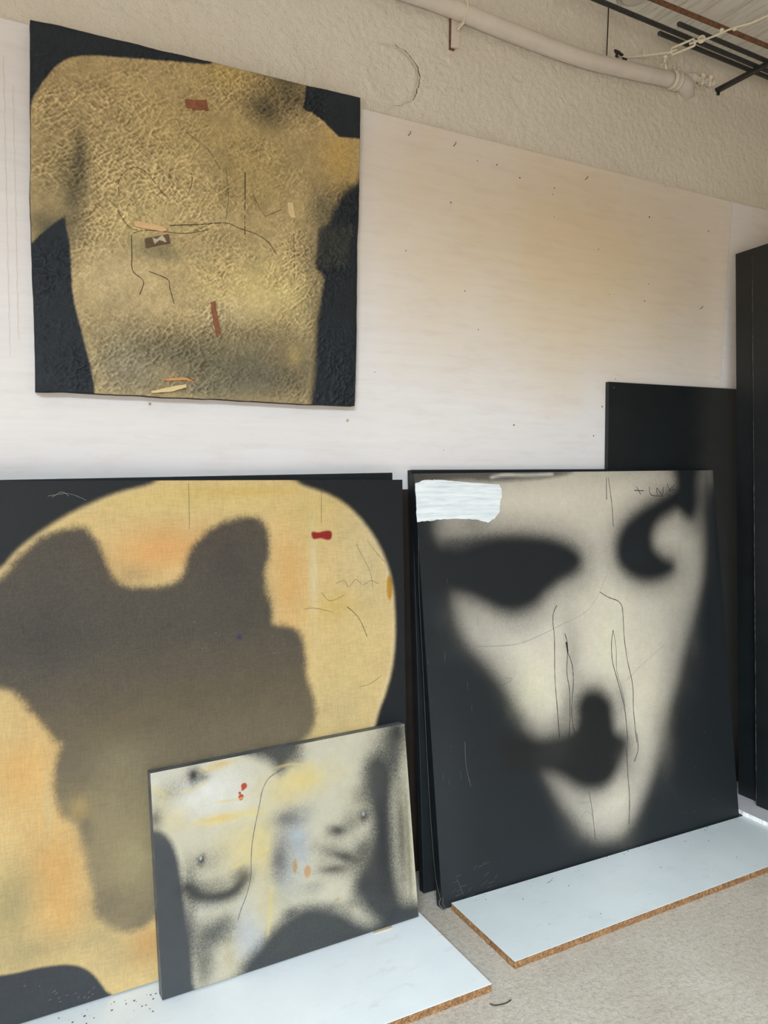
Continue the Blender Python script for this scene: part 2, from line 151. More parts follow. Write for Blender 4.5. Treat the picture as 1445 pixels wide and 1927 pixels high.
PAINT_C = dict(
  o=[1.374,2.176,0.005],
  e1=[0.999,-0.013,0.0],
  e2=[0.001,0.123,0.992],
  n=[-0.013,-0.992,0.123],
  c=[[-0.001,0.0],[1.514,0.0],[1.534,1.539],[-0.011,1.52]],
  L=[
   ["p",[70,67,61],0.047,[[0.317,1.563],[0.735,1.578],[1.477,1.585],[1.457,1.364],[1.446,1.215],[1.406,1.045],[1.339,0.915],[1.277,0.787],[1.215,0.651],[1.158,0.550],[1.118,0.459],[1.086,0.373],[1.023,0.268],[0.972,0.195],[0.908,0.125],[0.834,0.081],[0.752,0.075],[0.676,0.107],[0.605,0.185],[0.548,0.255],[0.505,0.330],[0.474,0.403],[0.433,0.505],[0.394,0.604],[0.332,0.708],[0.267,0.792],[0.194,0.875],[0.155,0.934],[0.128,1.012],[0.122,1.114],[0.089,1.193],[0.073,1.270],[0.071,1.347],[0.096,1.502],[0.149,1.542]],0.8,0.0,None,1,-0.014],
   ["p",[149,143,129],0.037,[[0.317,1.563],[0.735,1.578],[1.477,1.585],[1.457,1.364],[1.446,1.215],[1.406,1.045],[1.339,0.915],[1.277,0.787],[1.215,0.651],[1.158,0.550],[1.118,0.459],[1.086,0.373],[1.023,0.268],[0.972,0.195],[0.908,0.125],[0.834,0.081],[0.752,0.075],[0.676,0.107],[0.605,0.185],[0.548,0.255],[0.505,0.330],[0.474,0.403],[0.433,0.505],[0.394,0.604],[0.332,0.708],[0.267,0.792],[0.194,0.875],[0.155,0.934],[0.128,1.012],[0.122,1.114],[0.089,1.193],[0.073,1.270],[0.071,1.347],[0.096,1.502],[0.149,1.542]],0.95,0.0,None,1,0.009],
   ["p",[201,192,171],0.070,[[0.317,1.563],[0.735,1.578],[1.477,1.585],[1.457,1.364],[1.446,1.215],[1.406,1.045],[1.339,0.915],[1.277,0.787],[1.215,0.651],[1.158,0.550],[1.118,0.459],[1.086,0.373],[1.023,0.268],[0.972,0.195],[0.908,0.125],[0.834,0.081],[0.752,0.075],[0.676,0.107],[0.605,0.185],[0.548,0.255],[0.505,0.330],[0.474,0.403],[0.433,0.505],[0.394,0.604],[0.332,0.708],[0.267,0.792],[0.194,0.875],[0.155,0.934],[0.128,1.012],[0.122,1.114],[0.089,1.193],[0.073,1.270],[0.071,1.347],[0.096,1.502],[0.149,1.542]],0.95,0.0,None,1,0.079],
   ["b",[208,197,174],0.718,1.437,0.269,0.147,0.5,0,0],
   ["b",[168,161,146],0.808,1.220,0.15,0.175,0.45,0,0],
   ["b",[212,205,174],0.857,0.852,0.110,0.196,0.6,0,0],
   ["b",[210,203,170],0.468,0.709,0.101,0.135,0.55,0,0],
   ["b",[208,199,168],1.024,0.640,0.102,0.204,0.45,0,0],
   ["b",[177,172,159],0.365,0.959,0.176,0.11,0.45,0,0],
   ["b",[94,90,82],0.226,1.333,0.11,0.099,0.6,0,0],
   ["b",[122,117,106],0.100,1.502,0.147,0.063,0.8,0,0],
   ["b",[116,109,99],0.265,1.532,0.132,0.026,0.5,0,0],
   ["b",[135,130,117],0.652,0.789,0.052,0.216,0.55,0,0],
   ["b",[118,112,99],0.612,0.589,0.051,0.117,0.5,0,0],
   ["b",[129,124,112],1.202,1.000,0.106,0.344,0.25,0,0],
   ["b",[116,112,101],0.888,0.593,0.034,0.098,0.4,0,0],
   ["b",[179,173,154],0.684,0.212,0.094,0.094,0.3,0,0],
   ["b",[208,199,170],0.850,0.222,0.070,0.141,0.3,0,0],
   ["b",[155,151,137],1.315,1.153,0.061,0.28,0.4,0,0],
   ["b",[60,58,54],1.386,1.49,0.057,0.085,0.7,0,0],
   ["b",[110,104,94],1.103,0.391,0.051,0.127,0.4,0,0],
   ["b",[60,58,54],1.439,1.430,0.058,0.203,0.75,0,0],
   ["b",[40,42,42],1.488,1.358,0.029,0.58,0.6,0,0],
   ["p",[99,95,86],0.076,[[-0.047,1.301],[0.100,1.262],[0.169,1.257],[0.248,1.276],[0.355,1.289],[0.476,1.285],[0.601,1.266],[0.689,1.232],[0.731,1.189],[0.724,1.144],[0.685,1.116],[0.611,1.09],[0.544,1.051],[0.484,1.008],[0.396,0.989],[0.314,1.005],[0.241,1.041],[0.142,1.081],[0.034,1.093],[-0.08,1.119]],0.8,0.0,None,3,-0.048],
   ["p",[26,30,32],0.033,[[-0.047,1.301],[0.100,1.262],[0.169,1.257],[0.248,1.276],[0.355,1.289],[0.476,1.285],[0.601,1.266],[0.689,1.232],[0.731,1.189],[0.724,1.144],[0.685,1.116],[0.611,1.09],[0.544,1.051],[0.484,1.008],[0.396,0.989],[0.314,1.005],[0.241,1.041],[0.142,1.081],[0.034,1.093],[-0.08,1.119]],1.0,0.0,None,1,0],
   ["p",[24,28,30],0.019,[[0.102,1.273],[0.246,1.279],[0.391,1.274],[0.567,1.255],[0.682,1.204],[0.701,1.165],[0.648,1.122],[0.525,1.068],[0.394,1.020],[0.322,1.032],[0.207,1.085],[0.095,1.116]],0.6,0.0,None,1,0],
   ["p",[94,90,82],0.068,[[1.295,1.572],[1.292,1.475],[1.202,1.427],[1.075,1.374],[0.973,1.311],[0.923,1.235],[0.924,1.158],[0.978,1.099],[1.065,1.066],[1.162,1.069],[1.238,1.100],[1.236,1.143],[1.188,1.164],[1.136,1.205],[1.133,1.262],[1.174,1.312],[1.239,1.344],[1.292,1.358],[1.327,1.335],[1.362,1.320],[1.395,1.337],[1.420,1.388],[1.425,1.480],[1.441,1.573]],0.75,0.0,None,3,-0.037],
   ["p",[25,29,31],0.031,[[1.295,1.572],[1.292,1.475],[1.202,1.427],[1.075,1.374],[0.973,1.311],[0.923,1.235],[0.924,1.158],[0.978,1.099],[1.065,1.066],[1.162,1.069],[1.238,1.100],[1.236,1.143],[1.188,1.164],[1.136,1.205],[1.133,1.262],[1.174,1.312],[1.239,1.344],[1.292,1.358],[1.327,1.335],[1.362,1.320],[1.395,1.337],[1.420,1.388],[1.425,1.480],[1.441,1.573]],1.0,0.0,None,1,0],
   ["b",[33,37,39],1.037,1.188,0.078,0.091,0.5,0,0],
   ["p",[94,90,81],0.061,[[0.662,0.603],[0.686,0.637],[0.721,0.655],[0.780,0.643],[0.826,0.597],[0.832,0.542],[0.840,0.484],[0.890,0.445],[0.892,0.407],[0.849,0.347],[0.802,0.303],[0.745,0.282],[0.665,0.293],[0.602,0.328],[0.540,0.369],[0.479,0.393],[0.320,0.417],[0.319,0.542],[0.488,0.499],[0.579,0.509],[0.638,0.520],[0.658,0.562]],0.8,0.0,None,3,-0.037],
   ["p",[25,27,27],0.030,[[0.662,0.603],[0.686,0.637],[0.721,0.655],[0.780,0.643],[0.826,0.597],[0.832,0.542],[0.840,0.484],[0.890,0.445],[0.892,0.407],[0.849,0.347],[0.802,0.303],[0.745,0.282],[0.665,0.293],[0.602,0.328],[0.540,0.369],[0.479,0.393],[0.320,0.417],[0.319,0.542],[0.488,0.499],[0.579,0.509],[0.638,0.520],[0.658,0.562]],1.0,0.0,None,1,-0.007],
   ["p",[62,58,52],0.009,[[-0.029,1.541],[0.326,1.543],[0.672,1.536],[0.712,1.523],[0.616,1.506],[0.510,1.498],[0.322,1.490],[0.192,1.500],[-0.033,1.491]],0.8,0.004,None,1,0],
   ["s",[219,212,197],0.011,[[0.323,1.506],[0.386,1.516],[0.486,1.514],[0.617,1.519]],0.6],
   ["b",[40,40,38],0.535,0.450,0.101,0.063,0.7,0,0],
   ["b",[92,87,79],0.891,0.340,0.061,0.098,0.4,0,0],
   ["b",[97,92,82],0.583,0.553,0.069,0.057,0.5,0,0],
   ["b",[44,48,50],0.020,0.377,0.117,0.39,0.5,0,0]],
  lines=[[1,0.003,[[0.593,1.005],[0.573,0.976],[0.567,0.937],[0.569,0.877],[0.558,0.729],[0.559,0.630],[0.560,0.497]]],[1,0.003,[[0.622,0.892],[0.631,0.851],[0.628,0.811],[0.618,0.742],[0.625,0.671],[0.618,0.572],[0.604,0.485]]],[1,0.003,[[0.628,0.821],[0.647,0.768],[0.647,0.698],[0.635,0.640],[0.627,0.561],[0.641,0.480]]],[1,0.003,[[0.817,1.040],[0.859,1.016],[0.906,0.999],[0.928,0.974],[0.930,0.927],[0.928,0.842],[0.937,0.747],[0.954,0.650],[0.948,0.547],[0.953,0.421]]],[1,0.003,[[0.871,0.884],[0.857,0.828],[0.856,0.756],[0.877,0.670],[0.901,0.563],[0.905,0.439]]],[1,0.002,[[0.871,0.884],[0.88,0.805],[0.874,0.722],[0.892,0.648],[0.905,0.573]]],[1,0.003,[[0.896,1.504],[0.889,1.415]]],[1,0.003,[[0.907,1.504],[0.915,1.407],[0.915,1.302]]],[1,0.003,[[1.046,1.451],[1.101,1.449]]],[1,0.003,[[1.060,1.467],[1.081,1.435]]],[1,0.003,[[1.134,1.467],[1.141,1.431],[1.212,1.425]]],[1,0.003,[[1.176,1.431],[1.179,1.461],[1.206,1.43],[1.216,1.464]]],[1,0.003,[[1.241,1.479],[1.255,1.438]]],[1,0.003,[[1.289,1.475],[1.249,1.449],[1.284,1.454]]],[1,0.001,[[0.286,0.728],[0.334,0.736],[0.358,0.748],[0.324,0.756]]],[1,0.003,[[0.957,0.456],[0.957,0.394],[0.931,0.348]]],[1,0.003,[[0.895,0.404],[0.892,0.312],[0.891,0.210],[0.878,0.111]]],[1,0.002,[[0.685,0.273],[0.695,0.197],[0.700,0.089]]],[1,0.009,[[0.626,0.859],[0.630,0.818]]],[2,0.001,[[0.636,0.240],[0.690,0.233]]],[2,0.001,[[0.638,0.184],[0.665,0.203],[0.696,0.179]]],[2,0.001,[[0.648,0.157],[0.680,0.156]]],[2,0.001,[[-0.052,-0.004],[0.070,-0.046]]],[2,0.001,[[0.064,0.089],[0.087,0.030]]],[2,0.001,[[0.218,0.882],[0.381,0.873],[0.492,0.894],[0.596,0.924],[0.76,0.982],[0.869,1.121]]],[2,0.001,[[0.923,0.675],[1.014,0.728],[1.155,0.799]]],[2,0.001,[[-0.009,1.292],[-0.019,1.085],[-0.022,0.843],[-0.027,0.422],[-0.022,0.133],[-0.007,0.04]]],[2,0.002,[[0.133,0.552],[0.131,0.468],[0.146,0.391]]],[2,0.001,[[0.189,0.028],[0.209,0.031]]],[2,0.001,[[0.040,0.046],[0.059,0.056]]],[2,0.001,[[0.109,0.034],[0.123,0.046]]],[2,0.001,[[0.181,0.072],[0.202,0.081]]],[2,0.001,[[0.077,0.058],[0.103,0.059]]],[2,0.001,[[0.193,0.042],[0.221,0.044]]],[2,0.001,[[0.056,0.031],[0.083,0.035]]],[2,0.001,[[0.061,0.096],[0.083,0.099]]],[2,0.001,[[0.222,0.053],[0.235,0.063]]],[2,0.001,[[0.105,0.017],[0.135,0.021]]],[2,0.001,[[0.162,0.041],[0.19,0.053]]],[2,0.001,[[0.048,0.078],[0.069,0.081]]],[2,0.001,[[0.156,0.108],[0.185,0.112]]],[2,0.001,[[0.062,0.046],[0.076,0.049]]],[2,0.001,[[0.135,0.102],[0.148,0.116]]],[2,0.001,[[0.178,0.116],[0.204,0.114]]],[2,0.003,[[-0.005,0.039],[-0.013,0.023],[-0.003,0.006],[0.010,-0.005],[0.030,-0.006]]],[2,0.002,[[0.005,0.040],[0.001,0.019],[0.011,0.003]]],[2,0.001,[[0.033,0.453],[0.034,0.438]]],[2,0.001,[[0.073,0.879],[0.069,0.846]]],[2,0.001,[[0.000,0.859],[0.002,0.841]]],[2,0.001,[[0.219,0.990],[0.221,0.958]]],[2,0.001,[[0.107,0.453],[0.106,0.424]]],[2,0.001,[[0.159,0.761],[0.158,0.735]]],[2,0.001,[[0.099,1.137],[0.100,1.122]]],[2,0.001,[[0.074,0.547],[0.072,0.539]]],[2,0.001,[[0.006,0.719],[0.005,0.705]]],[2,0.001,[[0.057,0.430],[0.055,0.412]]],[2,0.001,[[0.172,0.678],[0.170,0.658]]],[2,0.001,[[0.111,1.088],[0.110,1.072]]],[2,0.001,[[0.173,0.926],[0.173,0.892]]],[2,0.001,[[0.197,0.878],[0.198,0.862]]],[2,0.001,[[1.264,0.271],[1.284,0.261]]],[2,0.001,[[1.256,0.475],[1.272,0.479]]],[2,0.001,[[1.148,0.172],[1.156,0.168]]],[2,0.001,[[1.232,0.088],[1.255,0.089]]],[2,0.001,[[1.185,0.094],[1.202,0.091]]],[2,0.001,[[1.357,0.117],[1.373,0.114]]],[2,0.001,[[1.186,0.336],[1.195,0.333]]],[2,0.001,[[1.340,0.404],[1.359,0.407]]]],
  base=[26,31,33],
  extra={"patch":[[-0.011,1.484],[0.013,1.492],[0.021,1.495],[0.062,1.497],[0.073,1.498],[0.117,1.496],[0.173,1.491],[0.264,1.485],[0.356,1.478],[0.366,1.459],[0.366,1.433],[0.355,1.413],[0.350,1.375],[0.324,1.349],[0.293,1.336],[0.270,1.340],[0.253,1.347],[0.196,1.352],[0.129,1.353],[0.074,1.352],[0.052,1.348],[0.019,1.348],[-0.010,1.346],[-0.011,1.392],[-0.010,1.439]]})
PAINT_D = dict(
  o=[0.412,2.124,0.03],
  e1=[0.999,0.021,0.0],
  e2=[-0.002,0.112,0.993],
  n=[0.021,-0.993,0.112],
  c=[[0.001,0.0],[0.846,0.0],[0.832,0.641],[-0.009,0.631]],
  L=[
   ["b",[246,243,234],0.151,0.556,0.135,0.079,0.9,0,0],
   ["b",[242,240,232],0.229,0.486,0.108,0.046,0.6,0,0],
   ["b",[240,236,223],0.059,0.574,0.074,0.044,0.6,0,0],
   ["b",[227,215,167],0.241,0.390,0.100,0.100,0.5,0,0],
   ["b",[242,217,136],0.462,0.528,0.101,0.050,0.85,0,0],
   ["b",[246,223,157],0.399,0.507,0.049,0.049,0.5,0,0],
   ["b",[238,214,146],0.264,0.354,0.069,0.054,0.6,0,0],
   ["b",[232,229,221],0.008,0.606,0.037,0.029,0.6,0,0],
   ["b",[242,211,125],0.187,0.464,0.075,0.012,0.9,0,0],
   ["b",[242,219,146],0.293,0.457,0.041,0.009,0.7,0,0],
   ["b",[238,209,125],0.154,0.609,0.046,0.007,0.6,0,0],
   ["b",[236,209,125],0.320,0.301,0.028,0.071,0.5,0,0],
   ["b",[224,188,84],0.194,0.621,0.046,0.010,0.6,0,0],
   ["b",[232,213,146],0.315,0.373,0.031,0.071,0.6,0,0],
   ["b",[214,198,146],0.021,0.559,0.036,0.043,0.5,0,0],
   ["b",[223,215,188],0.582,0.539,0.080,0.053,0.6,0,0],
   ["b",[225,219,198],0.511,0.601,0.087,0.026,0.5,0,0],
   ["b",[209,200,172],0.623,0.421,0.053,0.053,0.5,0,0],
   ["b",[214,205,175],0.284,0.255,0.063,0.047,0.5,0,0],
   ["b",[198,188,146],0.350,0.223,0.039,0.111,0.5,0,0],
   ["b",[214,209,186],0.483,0.409,0.050,0.042,0.5,0,0],
   ["b",[209,205,177],0.418,0.190,0.076,0.042,0.5,0,0],
   ["b",[198,200,205],0.252,0.109,0.042,0.077,0.7,0,0],
   ["b",[184,192,202],0.283,0.069,0.027,0.054,0.5,0,0],
   ["b",[209,209,203],0.137,0.224,0.054,0.019,0.5,0,0],
   ["b",[167,175,188],0.426,0.348,0.049,0.074,0.65,0,0],
   ["b",[157,165,177],0.386,0.253,0.049,0.074,0.5,0,0],
   ["b",[98,100,106],0.367,0.306,0.028,0.049,0.6,0,0],
   ["b",[113,115,123],0.403,0.418,0.042,0.030,0.55,0,0],
   ["b",[193,207,213],0.427,0.364,0.022,0.022,0.6,0,0],
   ["b",[177,188,198],0.441,0.296,0.025,0.042,0.5,0,0],
   ["b",[232,215,157],0.329,0.150,0.019,0.071,0.4,0,0],
   ["b",[188,167,115],0.194,0.065,0.023,0.061,0.4,0,0],
   ["b",[177,167,130],0.224,0.018,0.023,0.038,0.4,0,0],
   ["b",[48,52,56],0.113,0.603,0.023,0.028,1,0,0],
   ["b",[60,64,68],0.141,0.592,0.023,0.015,0.6,0,0],
   ["b",[123,119,98],0.059,0.574,0.044,0.037,0.4,0,0],
   ["b",[70,72,72],0.000,0.500,0.024,0.031,0.8,0,0],
   ["p",[74,78,82],0.009,[[-0.033,0.467],[-0.011,0.473],[0.017,0.463],[0.042,0.431],[0.059,0.379],[0.067,0.325],[0.073,0.264],[0.079,0.202],[0.086,0.141],[0.089,0.066],[0.090,0.022],[0.088,-0.028],[-0.051,-0.019]],1.0,0.0,None,1,0],
   ["b",[66,69,72],0.028,0.364,0.019,0.020,0.4,0,0],
   ["b",[76,78,80],0.085,0.171,0.025,0.089,0.8,0,0],
   ["b",[78,80,80],0.149,0.138,0.056,0.041,0.85,0,0],
   ["b",[85,87,85],0.181,0.152,0.038,0.035,0.7,0,0],
   ["b",[80,80,76],0.123,0.067,0.037,0.074,0.75,0,0],
   ["b",[78,78,74],0.104,0.270,0.030,0.038,0.7,0,0],
   ["b",[97,95,85],0.092,0.334,0.022,0.044,0.5,0,0],
   ["p",[52,56,60],0.021,[[0.270,0.675],[0.277,0.643],[0.314,0.618],[0.351,0.595],[0.38,0.558],[0.413,0.582],[0.449,0.612],[0.451,0.669],[0.373,0.682]],0.92,0.0,None,1,0],
   ["b",[60,64,68],0.294,0.640,0.029,0.011,0.7,0,0],
   ["b",[97,97,89],0.439,0.597,0.032,0.024,0.5,0,0],
   ["s",[50,53,56],0.043,[[0.082,0.291],[0.119,0.258],[0.173,0.241],[0.222,0.246],[0.252,0.275]],0.95],
   ["b",[97,95,83],0.244,0.288,0.034,0.026,0.6,0,0],
   ["b",[112,110,98],0.163,0.278,0.054,0.023,0.5,0,0],
   ["b",[123,121,107],0.150,0.35,0.054,0.038,0.4,0,0],
   ["b",[44,47,50],0.127,0.357,0.014,0.018,0.95,0,0],
   ["b",[194,200,205],0.125,0.362,0.004,0.006,0.95,0,1],
   ["b",[97,97,87],0.782,0.590,0.060,0.085,0.9,0,0],
   ["b",[52,55,58],0.802,0.617,0.042,0.059,0.95,0,0],
   ["b",[112,110,98],0.739,0.553,0.047,0.056,0.5,0,0],
   ["p",[52,56,59],0.027,[[0.683,0.533],[0.729,0.559],[0.781,0.502],[0.770,0.374],[0.767,0.271],[0.770,0.167],[0.790,0.076],[0.798,0.023],[0.705,0.010],[0.637,0.087],[0.619,0.163],[0.655,0.229],[0.694,0.305],[0.682,0.392],[0.679,0.461]],0.96,0.0,None,1,0],
   ["b",[93,91,77],0.799,0.281,0.024,0.221,0.85,0,0],
   ["b",[136,132,103],0.822,0.224,0.011,0.246,0.8,0,0],
   ["b",[42,46,50],0.722,0.247,0.042,0.184,0.85,0,0],
   ["b",[84,84,80],0.701,0.500,0.042,0.055,0.7,0,0],
   ["b",[93,91,81],0.663,0.439,0.038,0.038,0.6,0,0],
   ["b",[44,47,50],0.661,0.371,0.021,0.025,0.95,0,0],
   ["b",[184,190,194],0.660,0.377,0.006,0.008,0.95,0,1],
   ["b",[64,66,66],0.567,0.344,0.040,0.022,0.95,-12,0],
   ["b",[106,104,91],0.62,0.359,0.044,0.035,0.6,0,0],
   ["b",[62,64,64],0.585,0.258,0.083,0.020,0.95,-28,0],
   ["b",[76,76,72],0.546,0.229,0.054,0.016,0.85,-12,0],
   ["b",[70,71,70],0.652,0.263,0.048,0.048,0.8,0,0],
   ["b",[60,62,63],0.651,0.155,0.050,0.071,0.85,0,0],
   ["b",[101,97,85],0.607,0.224,0.080,0.044,0.5,0,0],
   ["b",[123,119,103],0.531,0.292,0.059,0.050,0.35,0,0],
   ["p",[52,57,61],0.023,[[-0.051,-0.033],[0.194,-0.010],[0.240,0.032],[0.292,0.071],[0.344,0.110],[0.406,0.133],[0.459,0.140],[0.521,0.117],[0.584,0.082],[0.630,0.043],[0.686,0.024],[0.748,0.053],[0.870,0.038],[0.862,-0.080]],0.96,0.0,None,1,0],
   ["b",[72,74,74],0.521,0.109,0.067,0.025,0.5,0,0],
   ["b",[60,62,64],0.397,0.131,0.032,0.024,0.7,0,0],
   ["b",[123,119,101],0.605,0.108,0.034,0.022,0.5,0,0],
   ["b",[133,135,139],0.471,0.192,0.042,0.025,0.4,0,0],
   ["b",[124,126,132],0.372,0.328,0.032,0.074,0.5,0,0],
   ["b",[85,87,93],0.361,0.299,0.021,0.041,0.6,0,0],
   ["b",[106,108,112],0.394,0.42,0.049,0.028,0.7,0,0],
   ["b",[157,157,152],0.448,0.425,0.034,0.034,0.4,0,0],
   ["b",[209,155,96],0.456,0.243,0.011,0.020,0.8,0,1],
   ["b",[186,145,62],0.415,0.270,0.008,0.023,0.7,0,1],
   ["b",[200,74,53],0.264,0.543,0.009,0.009,1,0,2],
   ["b",[200,74,53],0.250,0.525,0.004,0.004,1,0,2],
   ["b",[200,74,53],0.254,0.512,0.008,0.008,1,0,2],
   ["b",[200,74,53],0.260,0.534,0.004,0.004,1,0,2],
   ["b",[203,177,115],0.552,0.133,0.010,0.004,0.9,10,1],
   ["s",[242,215,138],0.006,[[-0.014,0.595],[0.007,0.580],[0.025,0.565]],0.65],
   ["s",[242,215,138],0.007,[[0.139,0.451],[0.187,0.450],[0.244,0.456],[0.290,0.472]],0.65],
   ["s",[242,215,138],0.009,[[0.221,0.313],[0.279,0.327],[0.330,0.342]],0.65],
   ["s",[242,215,138],0.006,[[0.368,0.578],[0.420,0.580],[0.491,0.564]],0.65],
   ["s",[242,215,138],0.006,[[0.563,0.521],[0.610,0.521]],0.65],
   ["s",[242,215,138],0.008,[[0.337,0.226],[0.329,0.150],[0.318,0.090]],0.65],
   ["s",[242,215,138],0.005,[[0.173,0.513],[0.230,0.508],[0.263,0.509]],0.65],
   ["s",[242,215,138],0.006,[[0.152,0.578],[0.113,0.563],[0.074,0.563]],0.65],
   ["b",[232,213,157],0.281,0.365,0.063,0.071,0.5,0,0],
   ["b",[234,215,155],0.056,0.492,0.044,0.037,0.5,0,0],
   ["b",[223,205,152],0.363,0.490,0.065,0.049,0.5,0,0],
   ["b",[214,196,146],0.314,0.185,0.031,0.047,0.4,0,0],
   ["b",[76,78,78],0.703,0.448,0.035,0.053,0.6,0,0],
   ["b",[60,63,66],0.783,0.528,0.036,0.055,0.7,0,0]],
  lines=[[1,0.002,[[0.398,0.572],[0.367,0.563],[0.340,0.548],[0.320,0.516],[0.309,0.473],[0.293,0.418],[0.281,0.365],[0.276,0.32],[0.273,0.274],[0.259,0.227],[0.24,0.189],[0.227,0.158]]],[3,0.001,[[0.178,0.516],[0.230,0.508],[0.263,0.509],[0.313,0.512]]],[3,0.001,[[0.470,0.510],[0.461,0.479],[0.449,0.449]]],[3,0.001,[[0.109,0.473],[0.172,0.482],[0.295,0.488]]],[3,0.001,[[0.360,0.427],[0.378,0.447]]]],
  base=[221,213,188],
  extra={})
GEO = dict(
  pipe=[[1.227,2.463,3.252],[1.376,2.463,3.251],[1.495,2.463,3.251],[1.628,2.463,3.245],[1.774,2.463,3.235],[1.955,2.463,3.227],[2.117,2.463,3.223],[2.289,2.463,3.225],[2.531,2.463,3.243],[2.730,2.463,3.261]],
  elbow=[[2.730,2.463,3.261],[2.790,2.463,3.264],[2.833,2.47,3.258],[2.871,2.5,3.257],[2.906,2.53,3.264]],
  stub=[[2.845,2.47,3.306],[2.883,2.47,3.308],[2.928,2.47,3.309],[2.977,2.47,3.314],[3.009,2.47,3.316]],
  wire=[[2.476,2.496,3.312],[2.493,2.472,3.301],[2.510,2.447,3.297],[2.541,2.4,3.289],[2.575,2.345,3.280],[2.585,2.329,3.279]],
  turn=[[2.585,2.329,3.279],[2.63,2.250,3.291]],
  wire2=[[2.63,2.250,3.291],[2.640,2.230,3.290],[2.652,2.209,3.289],[2.673,2.165,3.292],[2.692,2.125,3.297],[2.722,2.054,3.292],[2.742,2.0,3.297],[2.762,1.936,3.303],[2.804,1.718,3.296]],
  clips=[[2.527,2.421,3.294],[2.573,2.350,3.265],[2.677,2.158,3.303],[2.697,2.114,3.293]],
  anch=[2.458,2.5,3.320],
  strip=[[1.594,2.498,3.119],[1.630,2.498,3.128],[1.634,2.498,3.247],[1.598,2.498,3.249]],
  tie=[1.618,2.463,3.234],
  ring=[[1.266,2.5,3.049],[1.320,2.5,3.072],[1.379,2.5,3.069],[1.431,2.5,3.040],[1.461,2.5,2.993],[1.456,2.5,2.944],[1.431,2.5,2.894],[1.353,2.5,2.854],[1.292,2.5,2.859],[1.245,2.5,2.895],[1.228,2.5,2.956],[1.240,2.5,3.015]],
  hole=[2.442,2.465,3.5],
  thin=[[2.389,2.495,3.496],[2.385,2.495,3.39],[2.381,2.495,3.279]],
  hooks=[[1.399,2.47,2.747],[1.595,2.47,2.748],[2.248,2.47,2.741],[2.953,2.47,2.279]],
  screws=[[1.584,2.47,2.537],[3.000,2.47,2.640],[0.467,2.47,1.730],[1.152,2.47,1.702]],
  specks=[[2.084,2.47,2.679],[1.908,2.47,2.688],[1.650,2.47,2.215],[2.392,2.47,2.283],[2.600,2.47,2.278],[2.621,2.47,2.355],[2.621,2.47,2.646],[2.085,2.47,2.562],[2.312,2.47,1.677],[1.557,2.47,1.603],[1.888,2.47,1.709],[2.358,2.47,1.803],[1.390,2.47,2.331],[2.326,2.47,2.465],[1.704,2.47,2.714],[2.716,2.47,2.796],[2.433,2.47,1.925],[1.796,2.47,2.717],[2.076,2.47,2.652],[1.261,2.47,1.880],[1.713,2.47,2.073]],
  black=[[2.374,2.45,1.908],[3.181,2.45,1.918]],
  seam=[[3.160,2.47,2.800],[3.101,2.47,1.923]],
  plytop=[[0.068,2.47,2.805],[1.209,2.47,2.800],[3.419,2.47,2.807]],
  tall1=[[3.035,2.278,0.048],[3.035,2.352,2.510],[3.035,2.266,2.513],[3.035,2.173,0.049]],
  tall2=[[3.0,2.145,0.067],[3.0,2.238,2.497],[3.0,2.163,2.500],[3.0,2.101,0.064]],
  b3=[[2.896,2.146,0.045],[2.895,2.026,0.045]],
  pR=[[1.389,2.425,1.527],[2.973,2.425,1.539]],
  pL=[[1.262,2.33,1.514],[0.039,2.33,1.492]],
  shim=[[1.088,2.144,0.025],[1.155,2.142,0.025],[1.151,2.131,0.025],[1.084,2.130,0.025]],
  twig=[[1.242,1.714,0.003],[1.249,1.703,0.003],[1.264,1.698,0.003],[1.284,1.695,0.003],[1.305,1.699,0.003]])

# ------------------------------------------------------------------ helpers
def lin(c):
    c = np.asarray(c, float) / 255.0
    return np.where(c <= 0.04045, c / 12.92, ((c + 0.055) / 1.055) ** 2.4)
def lc(r, g, b, k=1.0):
    return tuple(float(v) * k for v in lin((r, g, b))) + (1.0,)

def mat_base(name):
    m = bpy.data.materials.new(name)
    m.use_nodes = True
    nt = m.node_tree
    return m, nt, nt.nodes['Principled BSDF']

def mnode(nt, kind, **kw):
    n = nt.nodes.new(kind)
    for k, v in kw.items():
        if isinstance(k, str) and hasattr(n, k) and k not in n.inputs:
            setattr(n, k, v)
        else:
            n.inputs[k].default_value = v
    return n

def noise(nt, scale, detail=4, rough=0.55, coord=None, stretch=None):
    tc = nt.nodes.new('ShaderNodeTexCoord')
    src = tc.outputs['Object']
    if stretch:
        mp = nt.nodes.new('ShaderNodeMapping')
        mp.inputs['Scale'].default_value = stretch
        nt.links.new(src, mp.inputs['Vector'])
        src = mp.outputs['Vector']
    n = nt.nodes.new('ShaderNodeTexNoise')
    n.inputs['Scale'].default_value = scale
    n.inputs['Detail'].default_value = detail
    n.inputs['Roughness'].default_value = rough
    nt.links.new(src, n.inputs['Vector'])
    return n.outputs['Fac']

def ramp(nt, fac, stops):
    r = nt.nodes.new('ShaderNodeValToRGB')
    e = r.color_ramp.elements
    while len(e) < len(stops):
        e.new(0.5)
    for el, (p, c) in zip(e, stops):
        el.position = p
        el.color = c if len(c) == 4 else tuple(c) + (1,)
    nt.links.new(fac, r.inputs['Fac'])
    return r.outputs['Color']

def mixc(nt, mode, fac, a, b):
    m = nt.nodes.new('ShaderNodeMix')
    m.data_type = 'RGBA'; m.blend_type = mode
    for s, v in ((m.inputs[0], fac), (m.inputs[6], a), (m.inputs[7], b)):
        if isinstance(v, (int, float, tuple)):
            s.default_value = v
        else:
            nt.links.new(v, s)
    return m.outputs[2]

